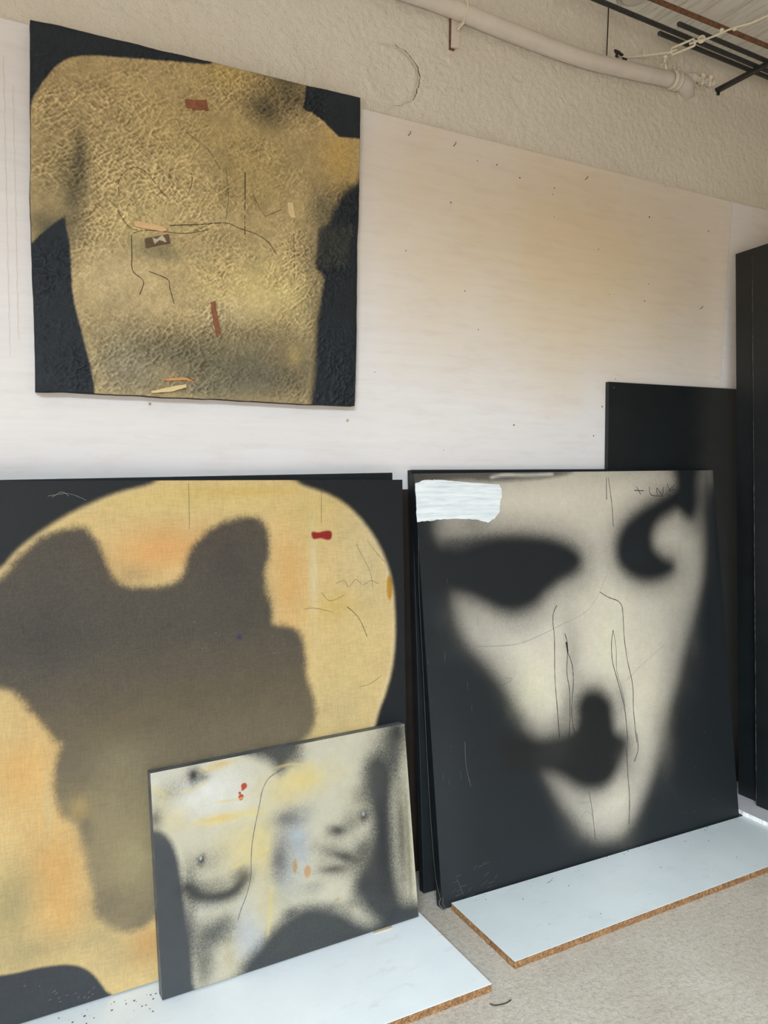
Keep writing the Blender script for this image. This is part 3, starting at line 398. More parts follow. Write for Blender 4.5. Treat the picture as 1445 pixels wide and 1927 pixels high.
def bump(nt, bsdf, heights):
    prev = None
    for h, strength, dist in heights:
        b = nt.nodes.new('ShaderNodeBump')
        b.inputs['Strength'].default_value = strength
        b.inputs['Distance'].default_value = dist
        nt.links.new(h, b.inputs['Height'])
        if prev is not None:
            nt.links.new(prev, b.inputs['Normal'])
        prev = b.outputs['Normal']
    nt.links.new(prev, bsdf.inputs['Normal'])

def simple(name, c, rough=0.6, var=0.12, scale=30, bs=0.2, bd=0.001, metal=0.0, stretch=None, spec=0.5):
    m, nt, b = mat_base(name)
    f = noise(nt, scale, 5, 0.6, stretch=stretch)
    lo = tuple(x * (1 - var) for x in c[:3]); hi = tuple(min(1, x * (1 + var)) for x in c[:3])
    nt.links.new(ramp(nt, f, [(0.3, lo), (0.7, hi)]), b.inputs['Base Color'])
    b.inputs['Roughness'].default_value = rough
    b.inputs['Metallic'].default_value = metal
    b.inputs['Specular IOR Level'].default_value = spec
    bump(nt, b, [(f, bs, bd)])
    return m

def pigment(name, rough, amt, scale, bumps, spec=0.4, weave=0.0, stretch=None):
    m, nt, b = mat_base(name)
    a = nt.nodes.new('ShaderNodeAttribute'); a.attribute_name = 'pigment'
    f = noise(nt, scale, 6, 0.7, stretch=stretch)
    c = mixc(nt, 'MULTIPLY', 1.0, a.outputs['Color'], ramp(nt, f, [(0.25, (1 - amt,) * 3), (0.75, (1 + amt,) * 3)]))
    if weave:
        f2 = noise(nt, 260, 2, 0.5, stretch=(1, 1, 0.12)); f3 = noise(nt, 260, 2, 0.5, stretch=(0.12, 1, 1))
        c = mixc(nt, 'MULTIPLY', 1.0, c, ramp(nt, f2, [(0.3, (1 - weave,) * 3), (0.7, (1 + weave,) * 3)]))
        c = mixc(nt, 'MULTIPLY', 1.0, c, ramp(nt, f3, [(0.3, (1 - weave,) * 3), (0.7, (1 + weave,) * 3)]))
    nt.links.new(c, b.inputs['Base Color'])
    b.inputs['Roughness'].default_value = rough
    b.inputs['Specular IOR Level'].default_value = spec
    bump(nt, b, [(noise(nt, s, 5, 0.6), st, d) for s, st, d in bumps])
    return m

def add_mesh(name, V, F, mats, parent=None, mi=None, smooth=False):
    """one mesh object; V in world metres"""
    V = np.asarray(V, float)
    off = np.zeros(3)
    if parent is not None:
        off = np.array(parent.matrix_world.translation if parent.parent is None else parent.parent.location)
    me = bpy.data.meshes.new(name)
    me.from_pydata([tuple(v) for v in (V - off)], [], [tuple(int(i) for i in f) for f in F])
    if not isinstance(mats, (list, tuple)):
        mats = [mats]
    for m in mats:
        me.materials.append(m)
    if mi is not None:
        me.polygons.foreach_set('material_index', np.asarray(mi, np.int32))
    if smooth:
        me.polygons.foreach_set('use_smooth', np.ones(len(me.polygons), bool))
    me.update()
    o = bpy.data.objects.new(name, me)
    COL.objects.link(o)
    if parent is not None:
        o.parent = parent
    return o

def thing(name, label, cat, loc, group=None):
    o = bpy.data.objects.new(name, None)
    o.empty_display_size = 0.1
    COL.objects.link(o)
    o.location = loc
    o['label'] = label; o['category'] = cat
    if group: o['group'] = group
    bpy.context.view_layer.update()
    return o

def tag(o, label=None, cat=None, group=None, kind=None):
    if label: o['label'] = label
    if cat: o['category'] = cat
    if group: o['group'] = group
    if kind: o['kind'] = kind
    return o

class MB:
    def __init__(s): s.V = []; s.F = []; s.M = []
    def add(s, V, F, m=0):
        k = len(s.V); s.V += [tuple(map(float, v)) for v in V]; s.F += [tuple(i + k for i in f) for f in F]; s.M += [m] * len(F)
    def box(s, a, b, m=0):
        x0, y0, z0 = a; x1, y1, z1 = b
        s.prism([(x0, y0, z0), (x1, y0, z0), (x1, y1, z0), (x0, y1, z0)], (0, 0, z1 - z0), m)
    def prism(s, base, h, m=0):
        n = len(base); h = np.array(h, float)
        V = [np.array(p, float) for p in base]; V += [p + h for p in V[:n]]
        F = [tuple(range(n))[::-1], tuple(range(n, 2 * n))] + [(i, (i + 1) % n, n + (i + 1) % n, n + i) for i in range(n)]
        s.add(V, F, m)
    def tube(s, pts, r, seg=10, m=0, cap=True, rib=0):
        P = [Vector(p) for p in pts]; rs = r if isinstance(r, (list, tuple)) else [r] * len(P)
        V = []; up = Vector((0, 0, 1)); prev = None
        for i, p in enumerate(P):
            t = (P[min(i + 1, len(P) - 1)] - P[max(i - 1, 0)]).normalized()
            if prev is None:
                a = t.cross(up)
                if a.length < 1e-4: a = t.cross(Vector((1, 0, 0)))
                a.normalize()
            else:
                a = (prev - t * prev.dot(t)).normalized()
            prev = a; b = t.cross(a)
            for k in range(seg):
                th = 2 * math.pi * k / seg
                V.append(p + (a * math.cos(th) + b * math.sin(th)) * rs[i])
        F = []
        for i in range(len(P) - 1):
            for k in range(seg):
                F.append((i * seg + k, i * seg + (k + 1) % seg, (i + 1) * seg + (k + 1) % seg, (i + 1) * seg + k))
        if cap:
            F.append(tuple(range(seg))[::-1]); F.append(tuple((len(P) - 1) * seg + k for k in range(seg)))
        s.add(V, F, m)
    def ball(s, c, r, sc=(1, 1, 1), m=0, nu=12, nv=8):
        V = []; F = []
        for j in range(nv + 1):
            ph = math.pi * j / nv
            for i in range(nu):
                th = 2 * math.pi * i / nu
                V.append((c[0] + r * sc[0] * math.sin(ph) * math.cos(th), c[1] + r * sc[1] * math.sin(ph) * math.sin(th), c[2] + r * sc[2] * math.cos(ph)))
        for j in range(nv):
            for i in range(nu):
                F.append((j * nu + i, (j + 1) * nu + i, (j + 1) * nu + (i + 1) % nu, j * nu + (i + 1) % nu))
        s.add(V, F, m)
    def build(s, name, mats, parent=None, smooth=False):
        return add_mesh(name, s.V, s.F, mats, parent, s.M, smooth)

def smoothline(P, n=8, closed=False):
    P = np.asarray(P, float); N = len(P); out = []
    if N < 3 and not closed: return P
    rng_ = range(N if closed else N - 1)
    g = (lambda i: P[i % N]) if closed else (lambda i: P[min(max(i, 0), N - 1)])
    for i in rng_:
        p0, p1, p2, p3 = g(i - 1), g(i), g(i + 1), g(i + 2)
        for k in range(n):
            t = k / n
            out.append(0.5 * ((2 * p1) + (-p0 + p2) * t + (2 * p0 - 5 * p1 + 4 * p2 - p3) * t * t + (-p0 + 3 * p1 - 3 * p2 + p3) * t ** 3))
    if not closed: out.append(P[-1])
    return np.array(out)

_T = np.random.RandomState(7).rand(16, 256, 256)
def vnoise(x, y, seed=0):
    T = _T[seed % 16]
    xi = np.floor(x).astype(int); yi = np.floor(y).astype(int)
    fx = x - xi; fy = y - yi
    fx = fx * fx * (3 - 2 * fx); fy = fy * fy * (3 - 2 * fy)
    a = T[xi % 256, yi % 256]; b = T[(xi + 1) % 256, yi % 256]
    c = T[xi % 256, (yi + 1) % 256]; d = T[(xi + 1) % 256, (yi + 1) % 256]
    return (a * (1 - fx) + b * fx) * (1 - fy) + (c * (1 - fx) + d * fx) * fy - 0.5
def fbm(x, y, f, o=4, seed=0, g=0.5):
    r = 0; a = 1; t = 0
    for i in range(o):
        r = r + a * vnoise(x * f + 17.3 * i, y * f + 5.1 * i, seed + i); t += a; a *= g; f *= 2.03
    return r / t

def seg_dist(X, Y, P, closed):
    d2 = np.full(X.shape, 1e9); inside = np.zeros(X.shape, bool)
    n = len(P)
    for i in range(n if closed else n - 1):
        ax, ay = P[i]; bx, by = P[(i + 1) % n]
        dx, dy = bx - ax, by - ay; L = dx * dx + dy * dy + 1e-12
        t = np.clip(((X - ax) * dx + (Y - ay) * dy) / L, 0, 1)
        d2 = np.minimum(d2, (X - ax - t * dx) ** 2 + (Y - ay - t * dy) ** 2)
        if closed and ay != by:
            c = (ay > Y) != (by > Y)
            inside ^= c & (X < (bx - ax) * (Y - ay) / (by - ay) + ax)
    d = np.sqrt(d2)
    return np.where(inside, -d, d) if closed else d

def upsample(Fc, shape):
    h, w = Fc.shape
    ys = np.linspace(0, h - 1, shape[0]); xs = np.linspace(0, w - 1, shape[1])
    y0 = np.minimum(ys.astype(int), h - 2); x0 = np.minimum(xs.astype(int), w - 2)
    fy = (ys - y0)[:, None]; fx = (xs - x0)[None]
    return (Fc[y0][:, x0] * (1 - fy) * (1 - fx) + Fc[y0 + 1][:, x0] * fy * (1 - fx) + Fc[y0][:, x0 + 1] * (1 - fy) * fx + Fc[y0 + 1][:, x0 + 1] * fy * fx)

def paint(sp, S, T, K, spray=0.0):
    """pigment colour of each grid point from the painting's layers"""
    sub = 3
    sprayn = np.random.RandomState(9).rand(*S.shape) - 0.5
    nh, nw = (S.shape[0] - 1) // sub + 2, (S.shape[1] - 1) // sub + 2
    Sc = upsample_coords(S, nh, nw); Tc = upsample_coords(T, nh, nw)
    C = np.empty(S.shape + (3,)); C[:] = lin(sp['base'])
    for q in sp['L']:
        if q[0] == 'p':
            _, col, soft, P, a, jit, grad, sm, off = q
            P = smoothline(P, 4, True) if sm else np.array(P)
            if q[0] == 'i' or sm == 2: flip = -1
            else: flip = 1
            sd = upsample(seg_dist(Sc, Tc, P, True), S.shape)
            if jit: sd = sd + jit * 1.6 * (fbm(S, T, 45, 4, 3, 0.8)) + jit * 0.8 * (vnoise(S * 400, T * 400, 5))
            sd = sd * flip + off
            soft = max(soft, 0.0012)
            al = np.clip(0.5 - sd / (2.6 * soft), 0, 1); al = al * al * (3 - 2 * al) * a
            if grad:
                ts = np.array([g[0] for g in grad]); o = np.argsort(ts)
                cs = np.array([lin(g[1]) for g in grad])
                tt = T + 0.06 * fbm(S, T, 5, 3, 9)
                cc = np.stack([np.interp(tt, ts[o], cs[o, k]) for k in range(3)], -1)
            else:
                cc = lin(col)
            if sm == 3: cc = np.minimum(C, cc)
        elif q[0] == 'b':
            _, col, x, y, rx, ry, a, ang, hard = q
            ca, sa = math.cos(math.radians(ang)), math.sin(math.radians(ang))
            u = ((S - x) * ca + (T - y) * sa) / rx; v = (-(S - x) * sa + (T - y) * ca) / ry
            r = np.sqrt(u * u + v * v) * (1 + (0.5 if not hard else 0.3) * fbm(S, T, 0.7 / min(rx, ry), 3, 6))
            al = a * (np.exp(-(r ** 2) * 1.1) if not hard else np.clip((1.15 - r) * (2.5 if hard == 1 else 6), 0, 1))
            cc = lin(col)
        else:
            _, col, w, P, a = q
            d = upsample(seg_dist(Sc, Tc, smoothline(P, 5), False), S.shape)
            al = a * np.exp(-(d / (w * 0.6)) ** 2); cc = lin(col)
        if spray: al = np.clip(al + spray * sprayn * 4 * al * (1 - al), 0, 1)
        al = al[..., None]
        C = C * (1 - al) + cc * al
    return C / np.asarray(K)

def upsample_coords(A, nh, nw):
    return upsample(A, (nh, nw))

def painting(name, sp, label, cat, th, res, K, face_mat, edge_mat, ink, relief=None, grain=0.0, spray=0.0):
    o, e1, e2, n = (np.array(sp[k]) for k in ('o', 'e1', 'e2', 'n'))
    c = np.array(sp['c'])
    base = o + e1 * (c[0, 0] + c[1, 0]) / 2 + e2 * min(c[0, 1], c[1, 1]) - n * th / 2
    root = thing(name, label, cat, tuple(base))
    W = np.linalg.norm(c[1] - c[0]); H = np.linalg.norm(c[3] - c[0])
    nx, ny = int(W / res) + 1, int(H / res) + 1
    a = np.linspace(0, 1, nx)[None, :, None]; b = np.linspace(0, 1, ny)[:, None, None]
    G2 = (1 - b) * ((1 - a) * c[0] + a * c[1]) + b * ((1 - a) * c[3] + a * c[2])
    S, T = G2[..., 0].copy(), G2[..., 1].copy()
    A2 = np.broadcast_to(a[..., 0], S.shape); B2 = np.broadcast_to(b[..., 0], S.shape)
    Cc = paint(sp, S, T, K, spray)
    if grain:
        rs = np.random.RandomState(3)
        Cc = Cc * (1 + grain * (rs.rand(*S.shape) - 0.5) + grain * fbm(S, T, 45, 3, 2))[..., None]
    D = np.zeros(S.shape)
    if relief is not None:
        D, dS, dT = relief(S, T, A2, B2)
        S2, T2 = S + dS, T + dT
    else:
        S2, T2 = S, T
    if relief is not None:   # colour lighter on the ridges, darker and browner in the hollows
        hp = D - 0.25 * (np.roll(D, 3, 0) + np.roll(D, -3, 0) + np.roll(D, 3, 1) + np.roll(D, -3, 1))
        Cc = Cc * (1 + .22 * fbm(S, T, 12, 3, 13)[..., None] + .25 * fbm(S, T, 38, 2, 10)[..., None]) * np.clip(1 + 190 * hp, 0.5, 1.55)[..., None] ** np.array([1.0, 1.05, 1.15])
    V = (o + S2[..., None] * e1 + T2[..., None] * e2 + D[..., None] * n).reshape(-1, 3)
    idx = np.arange(nx * ny).reshape(ny, nx)
    F = np.stack([idx[:-1, :-1], idx[:-1, 1:], idx[1:, 1:], idx[1:, :-1]], -1).reshape(-1, 4)
    ring = np.concatenate([idx[0, :], idx[1:, -1], idx[-1, -2::-1], idx[-2:0:-1, 0]])
    k0 = len(V)
    V = np.concatenate([V, V[ring] * 1.0])
    base_d = (D.reshape(-1)[ring] + th)[:, None]
    V[k0:] -= n * base_d
    m = len(ring); j = np.arange(m)
    Sk = np.stack([ring[(j + 1) % m], ring[j], k0 + j, k0 + (j + 1) % m], -1)
    F = np.concatenate([F, Sk])
    mi = [0] * ((nx - 1) * (ny - 1)) + [1] * m
    V = list(map(tuple, V)); F = [tuple(f) for f in F.tolist()]
    cols = np.concatenate([Cc.reshape(-1, 3), np.full((m, 3), 0.02)])
    # drawn lines: thin ribbons of ink on the face
    rs = random.Random(5)
    for ink_i, w, P in sp['lines']:
        Q = smoothline(P, 6)
        t = np.gradient(Q, axis=0); t /= np.linalg.norm(t, axis=1)[:, None] + 1e-9
        nn = np.stack([-t[:, 1], t[:, 0]], 1)
        k = len(V)
        for q, d in zip(Q, nn):
            hw = w * 0.5 * rs.uniform(0.7, 1.15)
            hgt = 0.0006
            if relief is not None:
                i = min(ny - 1, max(0, int(round((q[1] - c[0, 1]) / H * (ny - 1))))); jx = min(nx - 1, max(0, int(round((q[0] - c[0, 0]) / W * (nx - 1)))))
                i0, i1, j0, j1 = max(0, i - 1), i + 2, max(0, jx - 1), jx + 2
                hgt = float(D[i0:i1, j0:j1].max()) + 0.0005
            for sgn in (-1, 1):
                p = q + d * hw * sgn
                V.append(tuple(o + e1 * p[0] + e2 * p[1] + n * hgt))
        for i in range(len(Q) - 1):
            F.append((k + 2 * i, k + 2 * i + 1, k + 2 * i + 3, k + 2 * i + 2)); mi.append(1 + ink_i)
        cols = np.concatenate([cols, np.zeros((2 * len(Q), 3))])
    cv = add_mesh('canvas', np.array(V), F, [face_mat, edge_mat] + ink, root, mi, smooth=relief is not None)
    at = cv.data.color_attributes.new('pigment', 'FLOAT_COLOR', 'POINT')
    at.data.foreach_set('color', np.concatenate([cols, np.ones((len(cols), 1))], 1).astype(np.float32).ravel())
    # stretcher behind the canvas
    mb = MB()
    q = c + (c.mean(0) - c) * 0.004
    mb.prism([o + e1 * s + e2 * t - n * (0.004 if relief is None else 0.008) for s, t in q], tuple(-n * (th - (0.0045 if relief is None else 0.0085))))
    mb.build('stretcher', edge_mat, root)
    root['_'] = 0; del root['_']
    return root, (o, e1, e2, n), (S, T, D)

def slab_on(fr, P, th, name, mat, parent, lift=0.0, wob=0.0, smooth_n=0, seed=1):
    """thin flat piece glued on a painting's face"""
    o, e1, e2, n = fr
    P = np.array(P)
    if smooth_n: P = smoothline(P, smooth_n, True)
    rs = np.random.RandomState(seed)
    if wob:
        out = []
        for i in range(len(P)):
            a, b = P[i], P[(i + 1) % len(P)]
            for k in range(4):
                out.append(a + (b - a) * k / 4 + rs.uniform(-wob, wob, 2))
        P = np.array(out)
    mb = MB()
    base = [o + e1 * s + e2 * t + n * lift for s, t in P]
    mb.prism(base, tuple(n * th))
    return mb.build(name, mat, parent)

# ------------------------------------------------------------------ materials
K_ALL = 0.80
M_black = simple('black_paint', lc(20, 25, 27), 0.42, 0.25, 9, 0.12, 0.0006, spec=0.5)
M_blackm = simple('black_matt_paint', lc(22, 26, 29), 0.55, 0.2, 14, 0.15, 0.0006, spec=0.35)
M_edge_grey = simple('grey_painted_edge', lc(84, 88, 92), 0.5, 0.5, 25, 0.2, 0.001)
M_ink = simple('graphite', lc(38, 38, 42), 0.5, 0.1)
M_crack = simple('dark_crack', lc(84, 72, 50), 0.7, 0.2)
M_inkblue = simple('blue_black_ink', lc(70, 72, 86), 0.5, 0.1)
M_scratch = simple('pale_scratch', lc(120, 122, 118), 0.6, 0.1)
M_ochre = simple('ochre_wash', lc(205, 180, 120), 0.6, 0.1)
M_scratch_dim = simple('dim_scratch', lc(86, 88, 88), 0.6, 0.1)

def plywood_mat():
    m, nt, b = mat_base('whitewashed_plywood')
    f = noise(nt, 1.6, 5, 0.6)
    g = noise(nt, 3.0, 7, 0.65, stretch=(0.5, 1, 14))
    s = noise(nt, 9, 6, 0.7, stretch=(0.6, 1, 3))
    tc = nt.nodes.new('ShaderNodeTexCoord')
    mp = nt.nodes.new('ShaderNodeMapping'); mp.vector_type = 'TEXTURE'
    mp.inputs['Location'].default_value = (1.25, 0, 2.42); mp.inputs['Scale'].default_value = (1.25, 1, 0.62)
    nt.links.new(tc.outputs['Object'], mp.inputs['Vector'])
    ln = nt.nodes.new('ShaderNodeVectorMath'); ln.operation = 'LENGTH'; nt.links.new(mp.outputs['Vector'], ln.inputs[0])
    ad = nt.nodes.new('ShaderNodeMath'); ad.operation = 'ADD'; nt.links.new(ln.outputs['Value'], ad.inputs[0]); nt.links.new(f, ad.inputs[1])
    dv = nt.nodes.new('ShaderNodeMath'); dv.operation = 'MULTIPLY'; dv.inputs[1].default_value = 0.5; nt.links.new(ad.outputs[0], dv.inputs[0])
    # a broad beige ellipse fading to white, its rim broken by noise
    c = ramp(nt, dv.outputs[0], [(0.36, lc(226, 207, 178)), (0.85, lc(230, 226, 226))])
    c = mixc(nt, 'MULTIPLY', 1.0, c, ramp(nt, g, [(0.3, (0.955, 0.95, 0.945)), (0.65, (1, 1, 1))]))
    c = mixc(nt, 'MULTIPLY', 1.0, c, ramp(nt, s, [(0.28, (0.93, 0.92, 0.90)), (0.5, (1, 1, 1))]))
    nt.links.new(c, b.inputs['Base Color'])
    b.inputs['Roughness'].default_value = 0.55
    b.inputs['Specular IOR Level'].default_value = 0.3
    bump(nt, b, [(g, 0.12, 0.0008), (s, 0.1, 0.001)])
    return m
M_ply = plywood_mat()
M_plyedge = simple('plywood_edge', lc(214, 200, 178), 0.7, 0.1, 60)

def plaster_mat():
    m, nt, b = mat_base('rough_cream_plaster')
    f = noise(nt, 2.2, 5, 0.6)
    s = noise(nt, 60, 4, 0.7)
    c = ramp(nt, f, [(0.3, lc(232, 223, 207)), (0.7, lc(239, 232, 220))])
    c = mixc(nt, 'MULTIPLY', 1.0, c, ramp(nt, s, [(0.27, (0.86, 0.83, 0.8)), (0.42, (1, 1, 1))]))
    nt.links.new(c, b.inputs['Base Color'])
    b.inputs['Roughness'].default_value = 0.75
    b.inputs['Specular IOR Level'].default_value = 0.25
    bump(nt, b, [(noise(nt, 55, 5, 0.7), 0.8, 0.010), (noise(nt, 140, 4, 0.7), 0.7, 0.005)])
    return m
M_plaster = plaster_mat()

def floor_mat():
    m, nt, b = mat_base('worn_concrete')
    f = noise(nt, 2.5, 6, 0.65); g = noise(nt, 60, 6, 0.85); s = noise(nt, 150, 3, 0.8)
    c = ramp(nt, f, [(0.3, lc(190, 178, 164)), (0.55, lc(202, 191, 178)), (0.75, lc(212, 203, 192))])
    c = mixc(nt, 'MULTIPLY', 1.0, c, ramp(nt, g, [(0.32, (0.62, 0.60, 0.57)), (0.5, (0.98, 0.98, 0.97)), (0.68, (1.14, 1.14, 1.14))]))
    c = mixc(nt, 'MULTIPLY', 1.0, c, ramp(nt, s, [(0.3, (0.7, 0.68, 0.66)), (0.42, (1, 1, 1))]))
    nt.links.new(c, b.inputs['Base Color'])
    b.inputs['Roughness'].default_value = 0.8
    bump(nt, b, [(g, 0.9, 0.006), (s, 0.7, 0.003)])
    return m
M_floor = floor_mat()

def ceiling_mat():
    m, nt, b = mat_base('board_marked_ceiling')
    tc = nt.nodes.new('ShaderNodeTexCoord')
    w = nt.nodes.new('ShaderNodeTexWave'); w.wave_type = 'BANDS'; w.bands_direction = 'X'; w.wave_profile = 'SAW'
    w.inputs['Scale'].default_value = 2.6; w.inputs['Distortion'].default_value = 0.4; w.inputs['Detail'].default_value = 2
    nt.links.new(tc.outputs['Object'], w.inputs['Vector'])
    g = noise(nt, 6, 6, 0.7, stretch=(6, 0.7, 1)); s = noise(nt, 22, 4, 0.7, stretch=(2.0, 0.5, 1))
    c = ramp(nt, g, [(0.3, lc(206, 199, 186)), (0.5, lc(236, 231, 222)), (0.7, lc(242, 240, 234))])
    c = mixc(nt, 'MULTIPLY', 1.0, c, ramp(nt, w.outputs['Fac'], [(0.0, (0.72, 0.7, 0.66)), (0.05, (1, 1, 1)), (0.95, (1, 1, 1)), (1.0, (0.8, 0.78, 0.74))]))
    c = mixc(nt, 'MULTIPLY', 1.0, c, ramp(nt, s, [(0.3, (0.6, 0.57, 0.52)), (0.37, (1, 1, 1))]))
    nt.links.new(c, b.inputs['Base Color'])
    b.inputs['Roughness'].default_value = 0.8
    bump(nt, b, [(w.outputs['Fac'], 0.5, 0.01), (g, 0.5, 0.006)])
    return m
M_ceil = ceiling_mat()

def laminate_mat(name, tint, dirt=1.0):
    m, nt, b = mat_base(name)
    f = noise(nt, 4, 6, 0.65); s = noise(nt, 55, 4, 0.7); k = noise(nt, 7, 6, 0.7, stretch=(1, 2.5, 1))
    t = np.array(tint)
    c = ramp(nt, f, [(0.3, lc(*(t - 9 * dirt))), (0.7, lc(*t))])
    c = mixc(nt, 'MULTIPLY', 1.0, c, ramp(nt, s, [(0.2, (0.5, 0.48, 0.45)), (0.27, (1, 1, 1))]))
    c = mixc(nt, 'MULTIPLY', 1.0, c, ramp(nt, k, [(0.26, (0.86, 0.83, 0.80)), (0.42, (1, 1, 1))]))
    nt.links.new(c, b.inputs['Base Color'])
    b.inputs['Roughness'].default_value = 0.35
    b.inputs['Specular IOR Level'].default_value = 0.4
    bump(nt, b, [(f, 0.05, 0.001)])
    return m
M_lam = laminate_mat('white_laminate', (226, 231, 234))
M_lam2 = laminate_mat('greyish_laminate', (212, 218, 220))
M_lam3 = laminate_mat('dusty_white_laminate', (205, 202, 204), 1.4)
M_chalk = simple('bright_white_edge', lc(240, 240, 240), 0.5, 0.02)

def particle_mat():
    m, nt, b = mat_base('raw_particle_board')
    g = noise(nt, 110, 5, 0.8); f = noise(nt, 14, 4, 0.6)
    c = ramp(nt, g, [(0.3, lc(72, 50, 30)), (0.46, lc(136, 98, 62)), (0.60, lc(170, 132, 90)), (0.75, lc(206, 176, 136))])
    c = mixc(nt, 'MULTIPLY', 1.0, c, ramp(nt, f, [(0.3, (0.75, 0.7, 0.66)), (0.7, (1, 1, 1))]))
    nt.links.new(c, b.inputs['Base Color'])
    b.inputs['Roughness'].default_value = 0.85
    bump(nt, b, [(g, 0.8, 0.003)])
    return m
M_part = particle_mat()
M_pipe = simple('cream_painted_pipe', lc(218, 208, 198), 0.4, 0.06, 12, 0.3, 0.002, spec=0.5)
M_rope = simple('cream_painted_wire', lc(222, 212, 190), 0.55, 0.1, 60, 0.4, 0.002)
M_steel = simple('dark_steel', lc(58, 58, 58), 0.5, 0.3, 60, 0.5, 0.001, metal=0.4)
M_rust = simple('rusted_steel', lc(112, 76, 52), 0.8, 0.5, 50, 0.6, 0.002)
M_wood = simple('pale_splinter_wood', lc(214, 176, 130), 0.6, 0.15, 60, 0.5, 0.001, stretch=(1, 1, 6))
M_red = simple('red_brown_wood', lc(140, 84, 56), 0.55, 0.3, 60, 0.5, 0.001)
M_orange = simple('orange_wood', lc(200, 140, 85), 0.6, 0.2, 60, 0.5, 0.001)
M_brown = simple('brown_plate', lc(96, 76, 56), 0.4, 0.3, 40, 0.3, 0.001)
M_torn = simple('torn_grey_paper', lc(186, 174, 146), 0.6, 0.1, 40)
M_cream = simple('cream_paper', lc(214, 190, 142), 0.7, 0.1, 40)
M_nail = simple('dull_nail', lc(96, 86, 72), 0.5, 0.3, 90, metal=0.3)
M_dirt = simple('dark_dirt', lc(58, 50, 42), 0.9, 0.3, 90)
M_crumb = simple('plaster_crumb', lc(186, 178, 166), 0.9, 0.2, 90)

# ------------------------------------------------------------------ the room
CEIL = 3.5; WY = 2.50
def struct(o): o['kind'] = 'structure'; return o
mb = MB(); mb.box((-2.6, -3.6, -0.12), (3.62, WY + .2, 0.0)); struct(mb.build('floor', M_floor))
# ceiling with a round opening of a capped ventilation hole
def ceiling():
    hx, hy = GEO['hole'][0] + .0, 2.40; r = 0.075
    mb = MB(); n = 28
    V = []; 
    ringp = [(hx + r * math.cos(2 * math.pi * i / n), hy + r * math.sin(2 * math.pi * i / n)) for i in range(n)]
    def outer(a):
        x0, x1, y0, y1 = -2.6, 3.62, -1.2, WY + .2
        dx, dy = math.cos(a), math.sin(a)
        t = min([(x1 - hx) / dx if dx > 1e-9 else 1e9, (x0 - hx) / dx if dx < -1e-9 else 1e9, (y1 - hy) / dy if dy > 1e-9 else 1e9, (y0 - hy) / dy if dy < -1e-9 else 1e9])
        return hx + dx * t, hy + dy * t
    angs = sorted([2 * math.pi * i / n for i in range(n)])
    out = [outer(a) for a in angs]
    corners = [(3.62, WY + .2), (-2.6, WY + .2), (-2.6, -1.2), (3.62, -1.2)]
    V = [(x, y, CEIL) for x, y in ringp] + [(x, y, CEIL) for x, y in out] + [(x, y, CEIL + .06) for x, y in ringp]
    F = []
    for i in range(n):
        j = (i + 1) % n
        F.append((i, n + i, n + j, j)); F.append((i, j, 2 * n + j, 2 * n + i))
        a, b = angs[i], angs[j] if j else 2 * math.pi
        for cx, cy in corners:
            ac = math.atan2(cy - hy, cx - hx) % (2 * math.pi)
            if a < ac < b:
                V.append((cx, cy, CEIL)); F.append((n + i, len(V) - 1, n + j))
    F.append(tuple(2 * n + i for i in range(n)))
    mb.add(V, F)
    mb.box((-2.6, -1.2, CEIL + .061), (3.62, WY + .2, CEIL + .2))
    return mb.build('ceiling', M_ceil)
struct(ceiling())

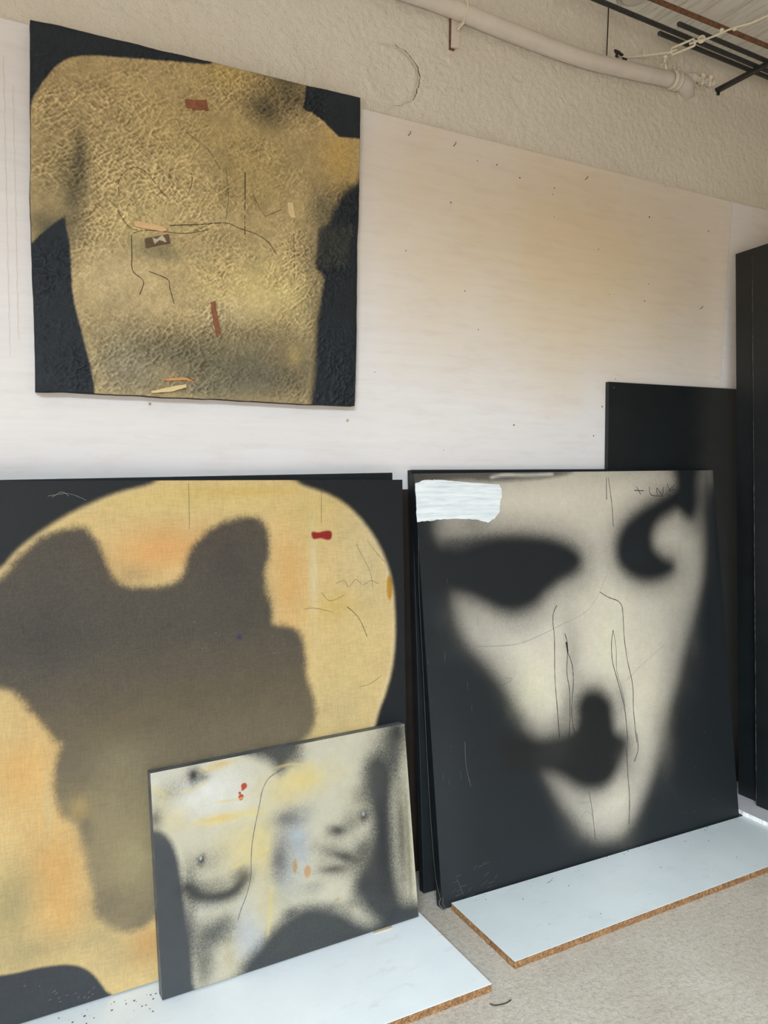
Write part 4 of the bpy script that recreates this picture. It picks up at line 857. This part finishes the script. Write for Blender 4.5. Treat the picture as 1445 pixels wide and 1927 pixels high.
def back_wall():
    x0, x1, z0, z1, st = -0.9, 3.62, 2.72, CEIL, 0.007
    nx, nz = int((x1 - x0) / st) + 1, int((z1 - z0) / st) + 1
    X, Zz = np.meshgrid(np.linspace(x0, x1, nx), np.linspace(z0, z1, nz))
    h = 0.004 * fbm(X, Zz, 9, 2, 1) + 0.005 * np.maximum(0, fbm(X, Zz, 36, 3, 4)) + 0.007 * fbm(X, Zz, 70, 2, 7)
    P = smoothline([(p[0], p[2]) for p in GEO['ring']], 5, True)
    P = P + 0.006 * (np.random.RandomState(2).rand(*P.shape) - .5)
    sd = seg_dist(X, Zz, P, True)
    side = np.clip((X - 1.2) * 5, 0, 1) * np.clip((3.1 - Zz) * 20, 0.4, 1)
    h += -0.006 * np.exp(-(sd / 0.006) ** 2) * side + 0.004 * np.exp(-((sd + 0.016) / 0.012) ** 2) + np.where(sd < 0, 0.005 * fbm(X, Zz, 14, 3, 5), 0)
    # broken plaster around the pipe end and the wire anchor
    for cx, cz, r in ((2.86, 3.25, .10), (2.93, 3.31, .09), (2.46, 3.31, .05)):
        d = np.hypot(X - cx, Zz - cz); h += np.exp(-(d / r) ** 2) * 0.022 * fbm(X, Zz, 26, 3, 8)
    d = np.hypot(X - 2.475, Zz - 3.305); h -= 0.016 * np.exp(-(d / 0.022) ** 2)
    h *= np.clip((x1 - X) * 40, 0, 1)
    V = np.stack([X, WY - h, Zz], -1).reshape(-1, 3)
    idx = np.arange(nx * nz).reshape(nz, nx)
    F = np.stack([idx[:-1, :-1], idx[:-1, 1:], idx[1:, 1:], idx[1:, :-1]], -1).reshape(-1, 4).tolist()
    V = V.tolist(); k = len(V)
    def quad(a, b, c, d):
        k = len(V); V.extend([a, b, c, d]); F.append([k, k + 1, k + 2, k + 3])
    quad((-2.6, WY, 0), (x1, WY, 0), (x1, WY, z0), (-2.6, WY, z0))
    quad((-2.6, WY, z0), (x0, WY, z0), (x0, WY, z1), (-2.6, WY, z1))
    quad((x1, WY + .2, 0), (-2.6, WY + .2, 0), (-2.6, WY + .2, z1), (x1, WY + .2, z1))
    nf = len(F)
    Q = P[8:36]
    rr = random.Random(3)
    def surf(x, z):
        i = int((z - z0) / (z1 - z0) * (nz - 1)); j = int((x - x0) / (x1 - x0) * (nx - 1)); return float(WY - h[i - 1:i + 2, j - 1:j + 2].max() - .0008)
    k = len(V)
    for q in Q:
        w = rr.uniform(.0006, .0022); ox, oz = rr.uniform(-.002, .002), rr.uniform(-.002, .002)
        y = surf(q[0], q[1])
        V.append((q[0] - w + ox, y, q[1] + oz)); V.append((q[0] + w + ox, y, q[1] + oz + w))
    for i in range(len(Q) - 1): F.append([k + 2 * i, k + 2 * i + 1, k + 2 * i + 3, k + 2 * i + 2])
    return add_mesh('wall_back', V, F, [M_plaster, M_crack], mi=[0] * nf + [1] * (len(F) - nf), smooth=True)
struct(back_wall())
mb = MB(); mb.box((3.62, -1.2, 0), (3.8, WY + .2, CEIL)); struct(mb.build('wall_right', M_plaster))
mb = MB(); mb.box((-2.8, -1.2, 0), (-2.6, WY + .2, CEIL)); struct(mb.build('wall_left', M_plaster))
mb = MB(); mb.box((0.6, -1.2, 0), (3.62, -1.0, CEIL)); mb.box((-2.6, -1.2, 3.12), (0.6, -1.0, CEIL)); mb.box((-2.6, -1.2, 0), (-1.95, -1.0, 3.12)); struct(mb.build('unseen_wall_front', M_plaster))  # unseen wall; lintel, jamb and right part set to shape the light

# ------------------------------------------------------------------ plywood sheets fixed to the wall
PZ = GEO['plytop'][1][2]; st_, sb_ = GEO['seam']
slope = (st_[0] - sb_[0]) / (st_[2] - sb_[2]); x_top = st_[0]; x_bot = st_[0] - slope * st_[2]
rt = thing('plywood_sheet', 'large whitewashed plywood sheet with nail holes covering the wall', 'wall panel', (1.0, 2.48, 0))
mb = MB()
g = 0.0015
mb.prism([(-0.9, 2.47, 0.0), (x_bot - g, 2.47, 0.0), (x_top - g, 2.47, PZ), (-0.9, 2.47, PZ + .003)], (0, 0.022, 0))
mb.build('sheet', M_ply, rt)
rs = random.Random(11)
for p in GEO['hooks']:
    mb = MB(); x, y, z = p
    if x > x_bot and False: continue
    mb.tube([(x, y + .004, z), (x, y - .008, z + .001), (x + .002, y - .012, z + .004), (x + .003, y - .013, z + .011)], 0.0014, 7)
    mb.build('bent_nail', M_nail, rt)
for p in GEO['screws']:
    mb = MB(); x, y, z = p
    mb.tube([(x, y + .002, z), (x, y - .0012, z)], 0.0065, 14); mb.tube([(x, y - .0012, z), (x, y - .0020, z)], 0.0022, 8, m=1)
    mb.build('screw', [M_plyedge, M_dirt], rt)
for p in GEO['specks']:
    mb = MB(); x, y, z = p; r = rs.uniform(.0016, .0034)
    V = [(x + r * rs.uniform(.7, 1.3) * math.cos(a), y - .0006, z + r * rs.uniform(.7, 1.3) * math.sin(a)) for a in [k * math.pi / 4 for k in range(8)]]
    mb.prism(V, (0, 0.0008, 0)); mb.build('nail_hole', M_dirt, rt)
mb = MB()
for k, (x, z0, z1) in enumerate([(0.075, 1.85, 2.70), (0.098, 1.9, 2.62)]):
    q = []
    for i in range(60):
        q.append((x + .0016 * math.sin(i * 1.3 + k) * rs.random() , 2.4695, z0 + (z1 - z0) * i / 59))
    for i in range(59):
        w = .0014
        mb.add([(q[i][0] - w, 2.4696, q[i][2]), (q[i][0] + w, 2.4696, q[i][2]), (q[i + 1][0] + w, 2.4696, q[i + 1][2]), (q[i + 1][0] - w, 2.4696, q[i + 1][2])], [(0, 1, 2, 3)])
M_drip = simple('drip_stain', lc(216, 208, 200), 0.6, 0.05)
mb.build('drip_stain', M_drip, rt)
rt = thing('plywood_sheet', 'narrow plywood sheet right of the vertical seam, behind the tall black panels', 'wall panel', (3.3, 2.48, 0))
mb = MB(); mb.prism([(x_bot + g, 2.471, 0.0), (3.615, 2.471, 0.0), (3.615, 2.471, PZ + .004), (x_top + g, 2.471, PZ)], (0, 0.022, 0)); mb.build('sheet', M_ply, rt)

# ------------------------------------------------------------------ boards on the floor
def board(label, poly, z0, th, lam, edge=M_part, core_edge=None):
    c = np.mean(poly, 0)
    r = thing('particle_board', label, 'board', (c[0], c[1], z0))
    rs = np.random.RandomState(int(abs(c[0]) * 100))
    # raw sawn edge, slightly ragged
    P = []
    n = len(poly)
    for i in range(n):
        a, b = np.array(poly[i]), np.array(poly[(i + 1) % n]); L = np.linalg.norm(b - a); m = max(2, int(L / .008))
        for k in range(m):
            P.append(a + (b - a) * k / m + rs.uniform(-.0009, .0009, 2))
    mb = MB()
    N = len(P); levels = [0, .3, .62, .93]
    V = []
    for l in levels:
        for p in P: 
            q = p + rs.uniform(-.0009, .0009, 2); V.append((q[0], q[1], z0 + th * l))
    F = [tuple(range(N))[::-1], tuple(range(3 * N, 4 * N))]
    for j in range(3):
        for i in range(N): F.append((j * N + i, j * N + (i + 1) % N, (j + 1) * N + (i + 1) % N, (j + 1) * N + i))
    mb.add(V, F); mb.build('core', edge, r)
    mb = MB(); mb.prism([(p[0], p[1], z0 + th * .935) for p in poly], (0, 0, th * .065)); mb.build('laminate', lam, r)
    return r
board('white laminated board under the leaning paintings at the bottom left', [(-.45, 1.76), (1.279, 1.757), (1.274, 2.455), (-.45, 2.45)], 0, .025, M_lam)
board('pale grey laminated board lying along the foot of the face painting', [(1.401, 1.808), (3.3, 1.822), (3.3, 2.162), (2.89, 2.1475), (1.404, 2.167)], 0, .025, M_lam2)
a, b = GEO['b3']
board('short white board with a bright edge under the tall black panels at the right', [(2.893, 1.55), (3.55, 1.55), (3.55, 2.33), (2.925, 2.33), (2.899, 2.147)], .0255, .019, M_lam3, edge=M_chalk)

# ------------------------------------------------------------------ plain black panels
def panel(label, quad, n, th, mat, name='black_panel', group=None):
    quad = [np.array(q, float) for q in quad]; n = np.array(n, float)
    c = (quad[0] + quad[1]) / 2 - n * th / 2
    r = thing(name, label, 'panel', tuple(c), group)
    mb = MB(); mb.prism(quad, tuple(-n * th)); o = mb.build('board', mat, r)
    bv = o.modifiers.new('bevel', 'BEVEL'); bv.width = .0018; bv.segments = 2
    return r
pl = GEO['pL']
panel('black panel edge showing just above and behind the large yellow painting', [(-.25, 2.30, .0275), (pl[0][0] + .012, 2.30, .0275), (pl[0][0], 2.335, pl[0][2] + .002), (-.25, 2.335, pl[1][2] - .005)], (0, -1, 0.0243), .085, M_blackm)
pr = GEO['pR']
panel('black panel directly behind the face painting, showing above and left of it', [(1.366, 2.29, .006), (2.93, 2.29, .006), (pr[1][0] * 2.405 / 2.425, 2.405, pr[1][2]), (pr[0][0] * 2.405 / 2.425, 2.405, pr[0][2])], (0, -.9975, .0705), .030, M_blackm)
panel('added dark brown panel standing in for the shade in the narrow gap between the two big leaning paintings', [(1.285, 2.4455, 0.0), (2.2, 2.4455, 0.0), (2.2, 2.4455, 1.455), (1.285, 2.4455, 1.455)], (0, -1, 0), .022, simple('gap_shade_brown', lc(44, 36, 31), .7, .2, 12, spec=.2), 'gap_shade_panel')  # added piece: its dark colour replaces the shade between the two stacks
bk = GEO['black']
rb = panel('tall black board standing against the plywood behind the face painting', [(bk[0][0], 2.448, 0.0), (3.29, 2.448, 0.0), (3.29, 2.448, bk[1][2] + .004), (bk[0][0], 2.448, bk[0][2])], (0, -1, 0), .020, M_black)
mb = MB(); mb.tube([(bk[0][0] + .028, 2.4482, 1.885), (bk[0][0] + .028, 2.4455, 1.885)], .004, 10); mb.build('screw', M_nail, rb)
t1, t2 = GEO['tall1'], GEO['tall2']
panel('tallest black panel at the right edge, the one nearer the plywood wall', [(3.037, 1.62, .0455), (3.037, 2.277, .0455), (3.037, 2.352, 2.511), (3.037, 1.69, 2.53)][::-1], (-1, 0, 0), .035, M_black, 'tall_black_panel', 'tall black panels at the right edge')
panel('tall black panel with worn pale edge cut off by the right border', [(3.000, 1.60, .0455), (3.000, 2.158, .0455), (3.000, 2.240, 2.498), (3.000, 1.68, 2.515)][::-1], (-1, 0, 0), .035, M_black, 'tall_black_panel', 'tall black panels at the right edge')

tp = [o for o in bpy.data.objects if o.name == 'tall_black_panel.001'][0]
a_, b_ = np.array((3.0, 2.158, .0455)), np.array((3.0, 2.240, 2.498))
mb = MB(); rw = random.Random(8); PW, RW = [], []
for i in range(140):
    t_ = .005 + .98 * i / 139
    PW.append(a_ + (b_ - a_) * t_ + (0, -.0004, 0)); RW.append(rw.choice((.0002, .0003, .0005, .0009, .0013)))
mb.tube(PW, RW, 6)
ow = mb.build('worn_edge', simple('worn_pale_edge', lc(92, 92, 88), .6, .3, 60), tp); ow['label'] = 'pale worn edge where the black paint has rubbed off'
# ------------------------------------------------------------------ paintings
F_flat = pigment('sprayed_canvas', 0.55, 0.07, 26, [(90, 0.10, 0.0008)], 0.35, weave=0.03)
F_yel = pigment('stained_linen', 0.6, 0.09, 9, [(260, 0.12, 0.0006)], 0.3, weave=0.06)
F_small = pigment('glossy_sprayed_panel', 0.38, 0.05, 30, [(60, 0.06, 0.0008)], 0.5)
F_relief = pigment('crusted_gold_paint', 0.5, 0.24, 70, [(100, 0.6, 0.006), (260, 0.5, 0.003)], 0.3)

def relief(S, T, A, B):
    # crusted paint: sharp wrinkles running in changing directions, with smoother and rougher patches
    warp = 0.03 * fbm(S, T, 9, 3, 11)
    s2, t2 = S + warp, T + 0.03 * fbm(S, T, 9, 3, 12)
    h = 0.0025 * fbm(S, T, 9, 3, 1)
    mask = np.clip(0.55 + 2.2 * fbm(S, T, 6, 3, 6), 0.15, 1)
    for ang, f, an, a, sd in ((38, 40, .45, .0040, 2), (72, 62, .5, .0036, 5), (18, 88, .45, .0028, 8), (-35, 110, .6, .0020, 3)):
        c_, s_ = math.cos(math.radians(ang)), math.sin(math.radians(ang))
        u, v = s2 * c_ + t2 * s_, -s2 * s_ + t2 * c_
        r = 1 - 3.0 * np.abs(fbm(u * an, v, f, 2, sd)); h += a * mask * (np.clip(r, 0, 1) ** 2.2 - .35)
    h += 0.0016 * fbm(S, T, 110, 2, 4) * mask + 0.002
    calm = 1 - 0.75 * np.clip((0.30 - S) * 8, 0, 1) * np.clip((T - 0.85) * 8, 0, 1)
    edge = np.clip(np.minimum(np.minimum(A, 1 - A), np.minimum(B, 1 - B)) * 60, 0, 1)
    h = h * calm * (0.3 + .7 * edge)
    e = (1 - np.clip(np.minimum(A, 1 - A) * 25, 0, 1)); f = (1 - np.clip(np.minimum(B, 1 - B) * 25, 0, 1))
    bow = -0.006 * np.sin(np.pi * B) * (1 - A) ** 6
    dS = e * (0.006 * fbm(S * 0, T, 9, 3, 14)) + bow
    dT = f * (0.005 * fbm(S, T * 0, 11, 3, 13))
    return h, dS, dT
kA = (.90, .86, .76)
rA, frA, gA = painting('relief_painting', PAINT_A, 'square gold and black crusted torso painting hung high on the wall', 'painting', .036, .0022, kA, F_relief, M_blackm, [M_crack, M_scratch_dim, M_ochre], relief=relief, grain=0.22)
x = PAINT_A['extra']
slab_on(frA, x['red'], .006, 'red_wood_scrap', M_red, rA, 0.001, .001)
slab_on(frA, x['brown'], .006, 'brown_plate_scrap', M_brown, rA, 0.001, .0006)
slab_on(frA, x['torn'], .0075, 'torn_paper_scrap', M_torn, rA, 0.001, .001)
slab_on(frA, x['pale'], .007, 'pale_wood_splinter', M_wood, rA, 0.001, 0, 4)
slab_on(frA, x['paper'], .006, 'cream_paper_scrap', M_cream, rA, 0.001, .0005)
slab_on(frA, x['stick'], .008, 'red_wood_stick', M_red, rA, 0.001, .0012)
slab_on(frA, x['sliver'], .007, 'orange_wood_sliver', M_orange, rA, 0.001, .0006)
slab_on(frA, x['stick2'], .010, 'pale_wood_stick', M_cream, rA, 0.001, .0012)

kB = (1.62, 1.62, 1.5)
rB, frB, gB = painting('painting', PAINT_B, 'large yellow painting with a dark brown shadow shape, leaning at the lower left', 'painting', .032, .0030, kB, F_yel, M_blackm, [M_ink, M_scratch, M_ochre], grain=0.05, spray=0.18)
kC = (1.08, 1.08, 1.02)
rC, frC, gC = painting('painting', PAINT_C, 'large black painting of a pale blurred face, leaning at the lower right', 'painting', .037, .0030, kC, F_flat, M_black, [M_ink, M_scratch_dim, M_ochre], grain=0.05, spray=0.15)
def brush_mat():
    m, nt, b = mat_base('thick_white_brushwork')
    g = noise(nt, 60, 4, 0.6, stretch=(0.12, 1, 1.6))
    nt.links.new(ramp(nt, g, [(0.3, lc(196, 204, 208)), (0.6, lc(226, 231, 233))]), b.inputs['Base Color'])
    b.inputs['Roughness'].default_value = 0.45
    bump(nt, b, [(g, 0.5, 0.003)])
    return m
slab_on(frC, PAINT_C['extra']['patch'], .0012, 'white_paint_patch', brush_mat(), rC, 0.0004, .0014, 0, 4)
kD = (1.75, 1.74, 1.72)
rD, frD, gD = painting('painting', PAINT_D, 'small white, yellow and grey torso painting standing on the white board', 'painting', .040, .0018, kD, F_small, M_edge_grey, [M_inkblue, M_scratch, M_ochre], grain=0.10, spray=0.45)

# ------------------------------------------------------------------ pipe, fixings and bars under the ceiling
rp = thing('drain_pipe', 'cream painted pipe sagging along the wall under the ceiling', 'pipe', tuple(GEO['pipe'][3]))
mb = MB(); mb.tube(smoothline([(-2.58, 2.463, 3.33), (-1.0, 2.463, 3.29), (0.2, 2.463, 3.27), (0.8, 2.463, 3.258)] + GEO['pipe'], 6), .0325, 20); mb.build('pipe', M_pipe, rp, True)
mb = MB(); mb.tube(smoothline(GEO['elbow'], 6), .037, 16); mb.build('elbow', M_pipe, rp, True)
for q in (0.15, 0.62):
    a, b_ = np.array(GEO['elbow'][0]), np.array(GEO['elbow'][1])
    c = a + (b_ - a) * q; d = (b_ - a) / np.linalg.norm(b_ - a)
    mb = MB(); mb.tube([c - d * .004, c + d * .004], .0415, 18); mb.tube([c + np.array((0, -.01, .038)), c + np.array((0, -.012, .054))], .006, 8); mb.build('clamp_ring', M_rope, rp, True)
# wire tie and wall plate that hold the pipe
r = thing('wall_plate', 'small flat metal plate on the plaster hanging below the pipe', 'bracket', (GEO['strip'][0][0], 2.497, GEO['strip'][0][2]))
mb = MB(); mb.prism([(p[0], 2.487, p[2]) for p in GEO['strip']], (0, .012, 0)); mb.build('plate', M_pipe, r)
mb = MB(); x0_, x1_, zb_ = GEO['strip'][0][0], GEO['strip'][1][0], GEO['strip'][0][2]
mb.box((x0_ - .0022, 2.489, zb_ - .003), (x0_ - .0004, 2.499, GEO['strip'][3][2] - .02)); mb.box((x0_ - .0022, 2.489, zb_ - .0035), (x0_ + .018, 2.499, zb_ - .0005)); mb.build('rust_gap', M_rust, r)
mb = MB(); t = np.array(GEO['tie']); P = []
for k in range(22):
    an = math.radians(-60 + 300 * k / 21)
    P.append((t[0] + .012 * math.cos(an), t[1] - .037 * math.cos(an - .6), t[2] + .040 * math.sin(an)))
P.append((t[0] - .004, t[1] - .036, t[2] - .046)); P.append((t[0] - .016, t[1] - .020, t[2] - .062)); P.append((t[0] - .022, t[1] - .014, t[2] - .070))
mb.tube(smoothline(P, 3), .0035, 8); tag(mb.build('wire_tie', M_rope, smooth=True), 'cream wire loop tied around the pipe above the wall plate', 'wire')
# stub pipe with butterfly clips
r = thing('valve_stub', 'lumpy painted pipe stub with clips right of the pipe elbow', 'pipe fitting', tuple(GEO['stub'][2]))
S_ = [(GEO['stub'][0][0], 2.50, GEO['stub'][0][2])] + GEO['stub']
mb = MB(); mb.tube(smoothline(S_, 5), .014, 12); mb.ball(GEO['stub'][1], .024, (1.1, .9, .9)); mb.ball(GEO['stub'][4], .017); mb.build('stub', M_pipe, r, True)
for i in (2, 3):
    p = GEO['stub'][i]; mb = MB(); mb.tube([(p[0] - .006, p[1], p[2] - .001), (p[0] + .006, p[1], p[2] + .001)], .021, 12); mb.ball((p[0], p[1] - .018, p[2] + .012), .012, (1.2, .8, .9)); mb.ball((p[0] - .008, p[1] - .018, p[2] - .020), .010, (.7, .8, 1.5)); mb.build('clip', M_rope, r, True)
# hanging thin cable on the wall
mb = MB(); q = GEO['thin']; mb.tube(smoothline([(q[0][0], 2.494, q[0][2]), (q[1][0], 2.494, q[1][2]), (q[2][0], 2.494, q[2][2])], 5), .0025, 6)
tag(mb.build('thin_cable', M_dirt, smooth=True), 'thin dark cable running down the plaster from the ceiling to the pipe', 'cable')
mb = MB(); rq = random.Random(12)
for k in range(9):
    mb.ball((2.462 + rq.uniform(-.03, .03), 2.496, 3.315 + rq.uniform(-.012, .012)), rq.uniform(.005, .011), (1.5, .7, .7), nu=7, nv=5)
ANCHOR = mb
# bracket and the bars lying on it
bx = 3.076
r = thing('wall_bracket', 'dark steel bar sticking out of the wall under the reinforcing bars', 'bracket', (bx, 2.5, 3.304))
mb = MB(); mb.box((bx - .012, 1.95, 3.300), (bx + .012, 2.55, 3.316)); mb.build('arm', M_steel, r)
mb = MB(); mb.box((bx - .006, 2.488, 3.285), (bx + .006, 2.512, 3.302)); mb.build('wall_pin', M_steel, r)
BZ = 3.326
def bar(name, label, x0, y0, x1, y1, r, m, ribbed=True, zz=BZ):
    n = int((x1 - x0) / (.007 if ribbed else .05)); P = []; R = []
    for i in range(n + 1):
        t = i / n; P.append((x0 + (x1 - x0) * t, y0 + (y1 - y0) * t, zz)); R.append(r * (1.08 if (i % 2 and ribbed) else 0.94) if 0 < i < n else r * .8)
    mb = MB(); mb.tube(P, R, 10); return tag(mb.build(name, m, smooth=True), label, 'steel bar', 'steel bars lying on the bracket under the ceiling')
bar('reinforcing_bar', 'long ribbed dark steel bar running out at the top border, nearest the wall corner', 1.95, 2.268, 3.615, 2.312, .0095, M_steel)
bar('reinforcing_bar', 'ribbed dark steel bar whose cut end shows above the turnbuckle', 2.515, 2.235, 3.615, 2.262, .0095, M_steel)
bar('reinforcing_bar', 'dark steel bar whose cut end shows lowest, left of the turnbuckle', 2.497, 2.318, 3.615, 2.345, .0095, M_steel)
bar('reinforcing_bar', 'brown rusted steel bar, farthest out from the wall under the ceiling', 1.95, 2.168, 3.615, 2.175, .0095, M_rust)
# strained wire with a turnbuckle
r = thing('anchor_wire', 'cream painted wire with turnbuckle stretched from the wall across the ceiling corner', 'wire', tuple(GEO['anch']))
mb = MB(); an = GEO['anch']; mb.tube(smoothline([(an[0] - .01, 2.515, an[2] + .003)] + GEO['wire'], 4), .0045, 8); mb.build('wire', M_rope, r, True)
mb = MB(); mb.tube(smoothline(GEO['wire2'], 4), .0042, 8); mb.build('wire', M_rope, r, True)
ANCHOR.build('anchor_hole', M_dirt, r)
a, b_ = map(np.array, GEO['turn']); d = (b_ - a) / np.linalg.norm(b_ - a); u_ = np.cross(d, (.45, .88, 0)); u_ /= np.linalg.norm(u_)
P = []
for k in range(24):
    an_ = 2 * math.pi * k / 24; cc, ss = math.cos(an_), math.sin(an_)
    L = np.linalg.norm(b_ - a) / 2
    P.append((a + b_) / 2 + d * (L - .012) * (1 if cc > 0 else -1) * min(1, abs(cc) * 2.2) + d * .012 * cc + u_ * .0135 * ss / max(abs(ss), .35) * min(1, abs(ss) * 1.6 + .0))
P.append(P[0]); mb = MB(); mb.tube(P, .0048, 8, cap=False); mb.tube([a - d * .02, a + d * .022], .005, 8); mb.tube([b_ - d * .022, b_ + d * .02], .005, 8); mb.build('turnbuckle', M_rope, r, True)
P = [b_ + d * (.026 + .012 * math.cos(t_)) + u_ * .012 * math.sin(t_) for t_ in np.linspace(0, 2 * math.pi, 16)]
mb = MB(); mb.tube(P, .0045, 8, cap=False); mb.build('ring', M_rope, r, True)
for i, p in enumerate(GEO['clips']):
    mb = MB(); p = np.array(p)
    mb.ball(p, .010, (1.1, 1, .8)); mb.tube([p, p + np.array((-.006, 0, .026 if i == 0 else (-.028 if i == 1 else .008)))], .0045, 7)
    if i == 1: mb.tube([p + (0, 0, -.02), p + (-.03, 0, -.045)], .003, 6); mb.tube([p + (0, 0, -.02), p + (.005, 0, -.05)], .004, 6)
    mb.build('wire_clip', M_rope, r, True)
# cap behind the round ceiling opening
hx, hy = GEO['hole'][0], 2.40
mb = MB(); mb.tube([(hx, hy, CEIL + .052), (hx, hy, CEIL - .006)], [.055, .050], 20); mb.tube([(hx - .05, hy + .03, CEIL + .0), (hx + .05, hy - .03, CEIL + .0)], .006, 6)
tag(mb.build('vent_cap', M_pipe, smooth=False), 'round painted cap in the ceiling hole at the top of the wall', 'vent cap')

# ------------------------------------------------------------------ small litter
mb = MB(); q = GEO['shim']; mb.prism([(p[0], p[1], .0251) for p in q], (0, 0, .003))
tag(mb.build('wood_shim', M_torn), 'thin pale wood shim on the white board by the small torso painting', 'shim')
mb = MB(); mb.tube(smoothline([(p[0], p[1], .004) for p in GEO['twig']], 4), .0018, 6)
tag(mb.build('twig', M_dirt, smooth=True), 'thin dark curved twig on the concrete in front of the white board', 'twig')
rs = random.Random(4)
def crumbs(name, label, pts, mat, lo, hi):
    mb = MB()
    for x, y, z in pts:
        r_ = rs.uniform(lo, hi); mb.ball((x, y, z + r_ * .5), r_, (rs.uniform(.7, 1.6), rs.uniform(.7, 1.4), .6), nu=6, nv=4)
    return tag(mb.build(name, mat), label, 'debris', kind='stuff')
P = [(rs.uniform(.0, .42), 2.19 - abs(rs.gauss(0, .05)), .025) for _ in range(60)]
crumbs('debris', 'brown crumbs scattered on the white board along the yellow painting', P, M_brown, .0008, .0026)
P = [(rs.uniform(1.42, 2.7), 2.16 - abs(rs.gauss(0, .04)) - .004, .025) for _ in range(20)] + [(rs.uniform(1.45, 2.6), rs.uniform(1.84, 2.13), .025) for _ in range(10)]
crumbs('debris', 'dark specks scattered on the grey board along the face painting', P, M_dirt, .0008, .0022)
P = [(rs.uniform(1.33, 2.6), 1.80 - abs(rs.gauss(0, .03)), 0) for _ in range(26)] + [(rs.uniform(1.0, 2.6), rs.uniform(1.3, 1.75), 0) for _ in range(30)]
crumbs('debris', 'pale grit scattered on the concrete floor in front of the boards', P, M_crumb, .0010, .0026)
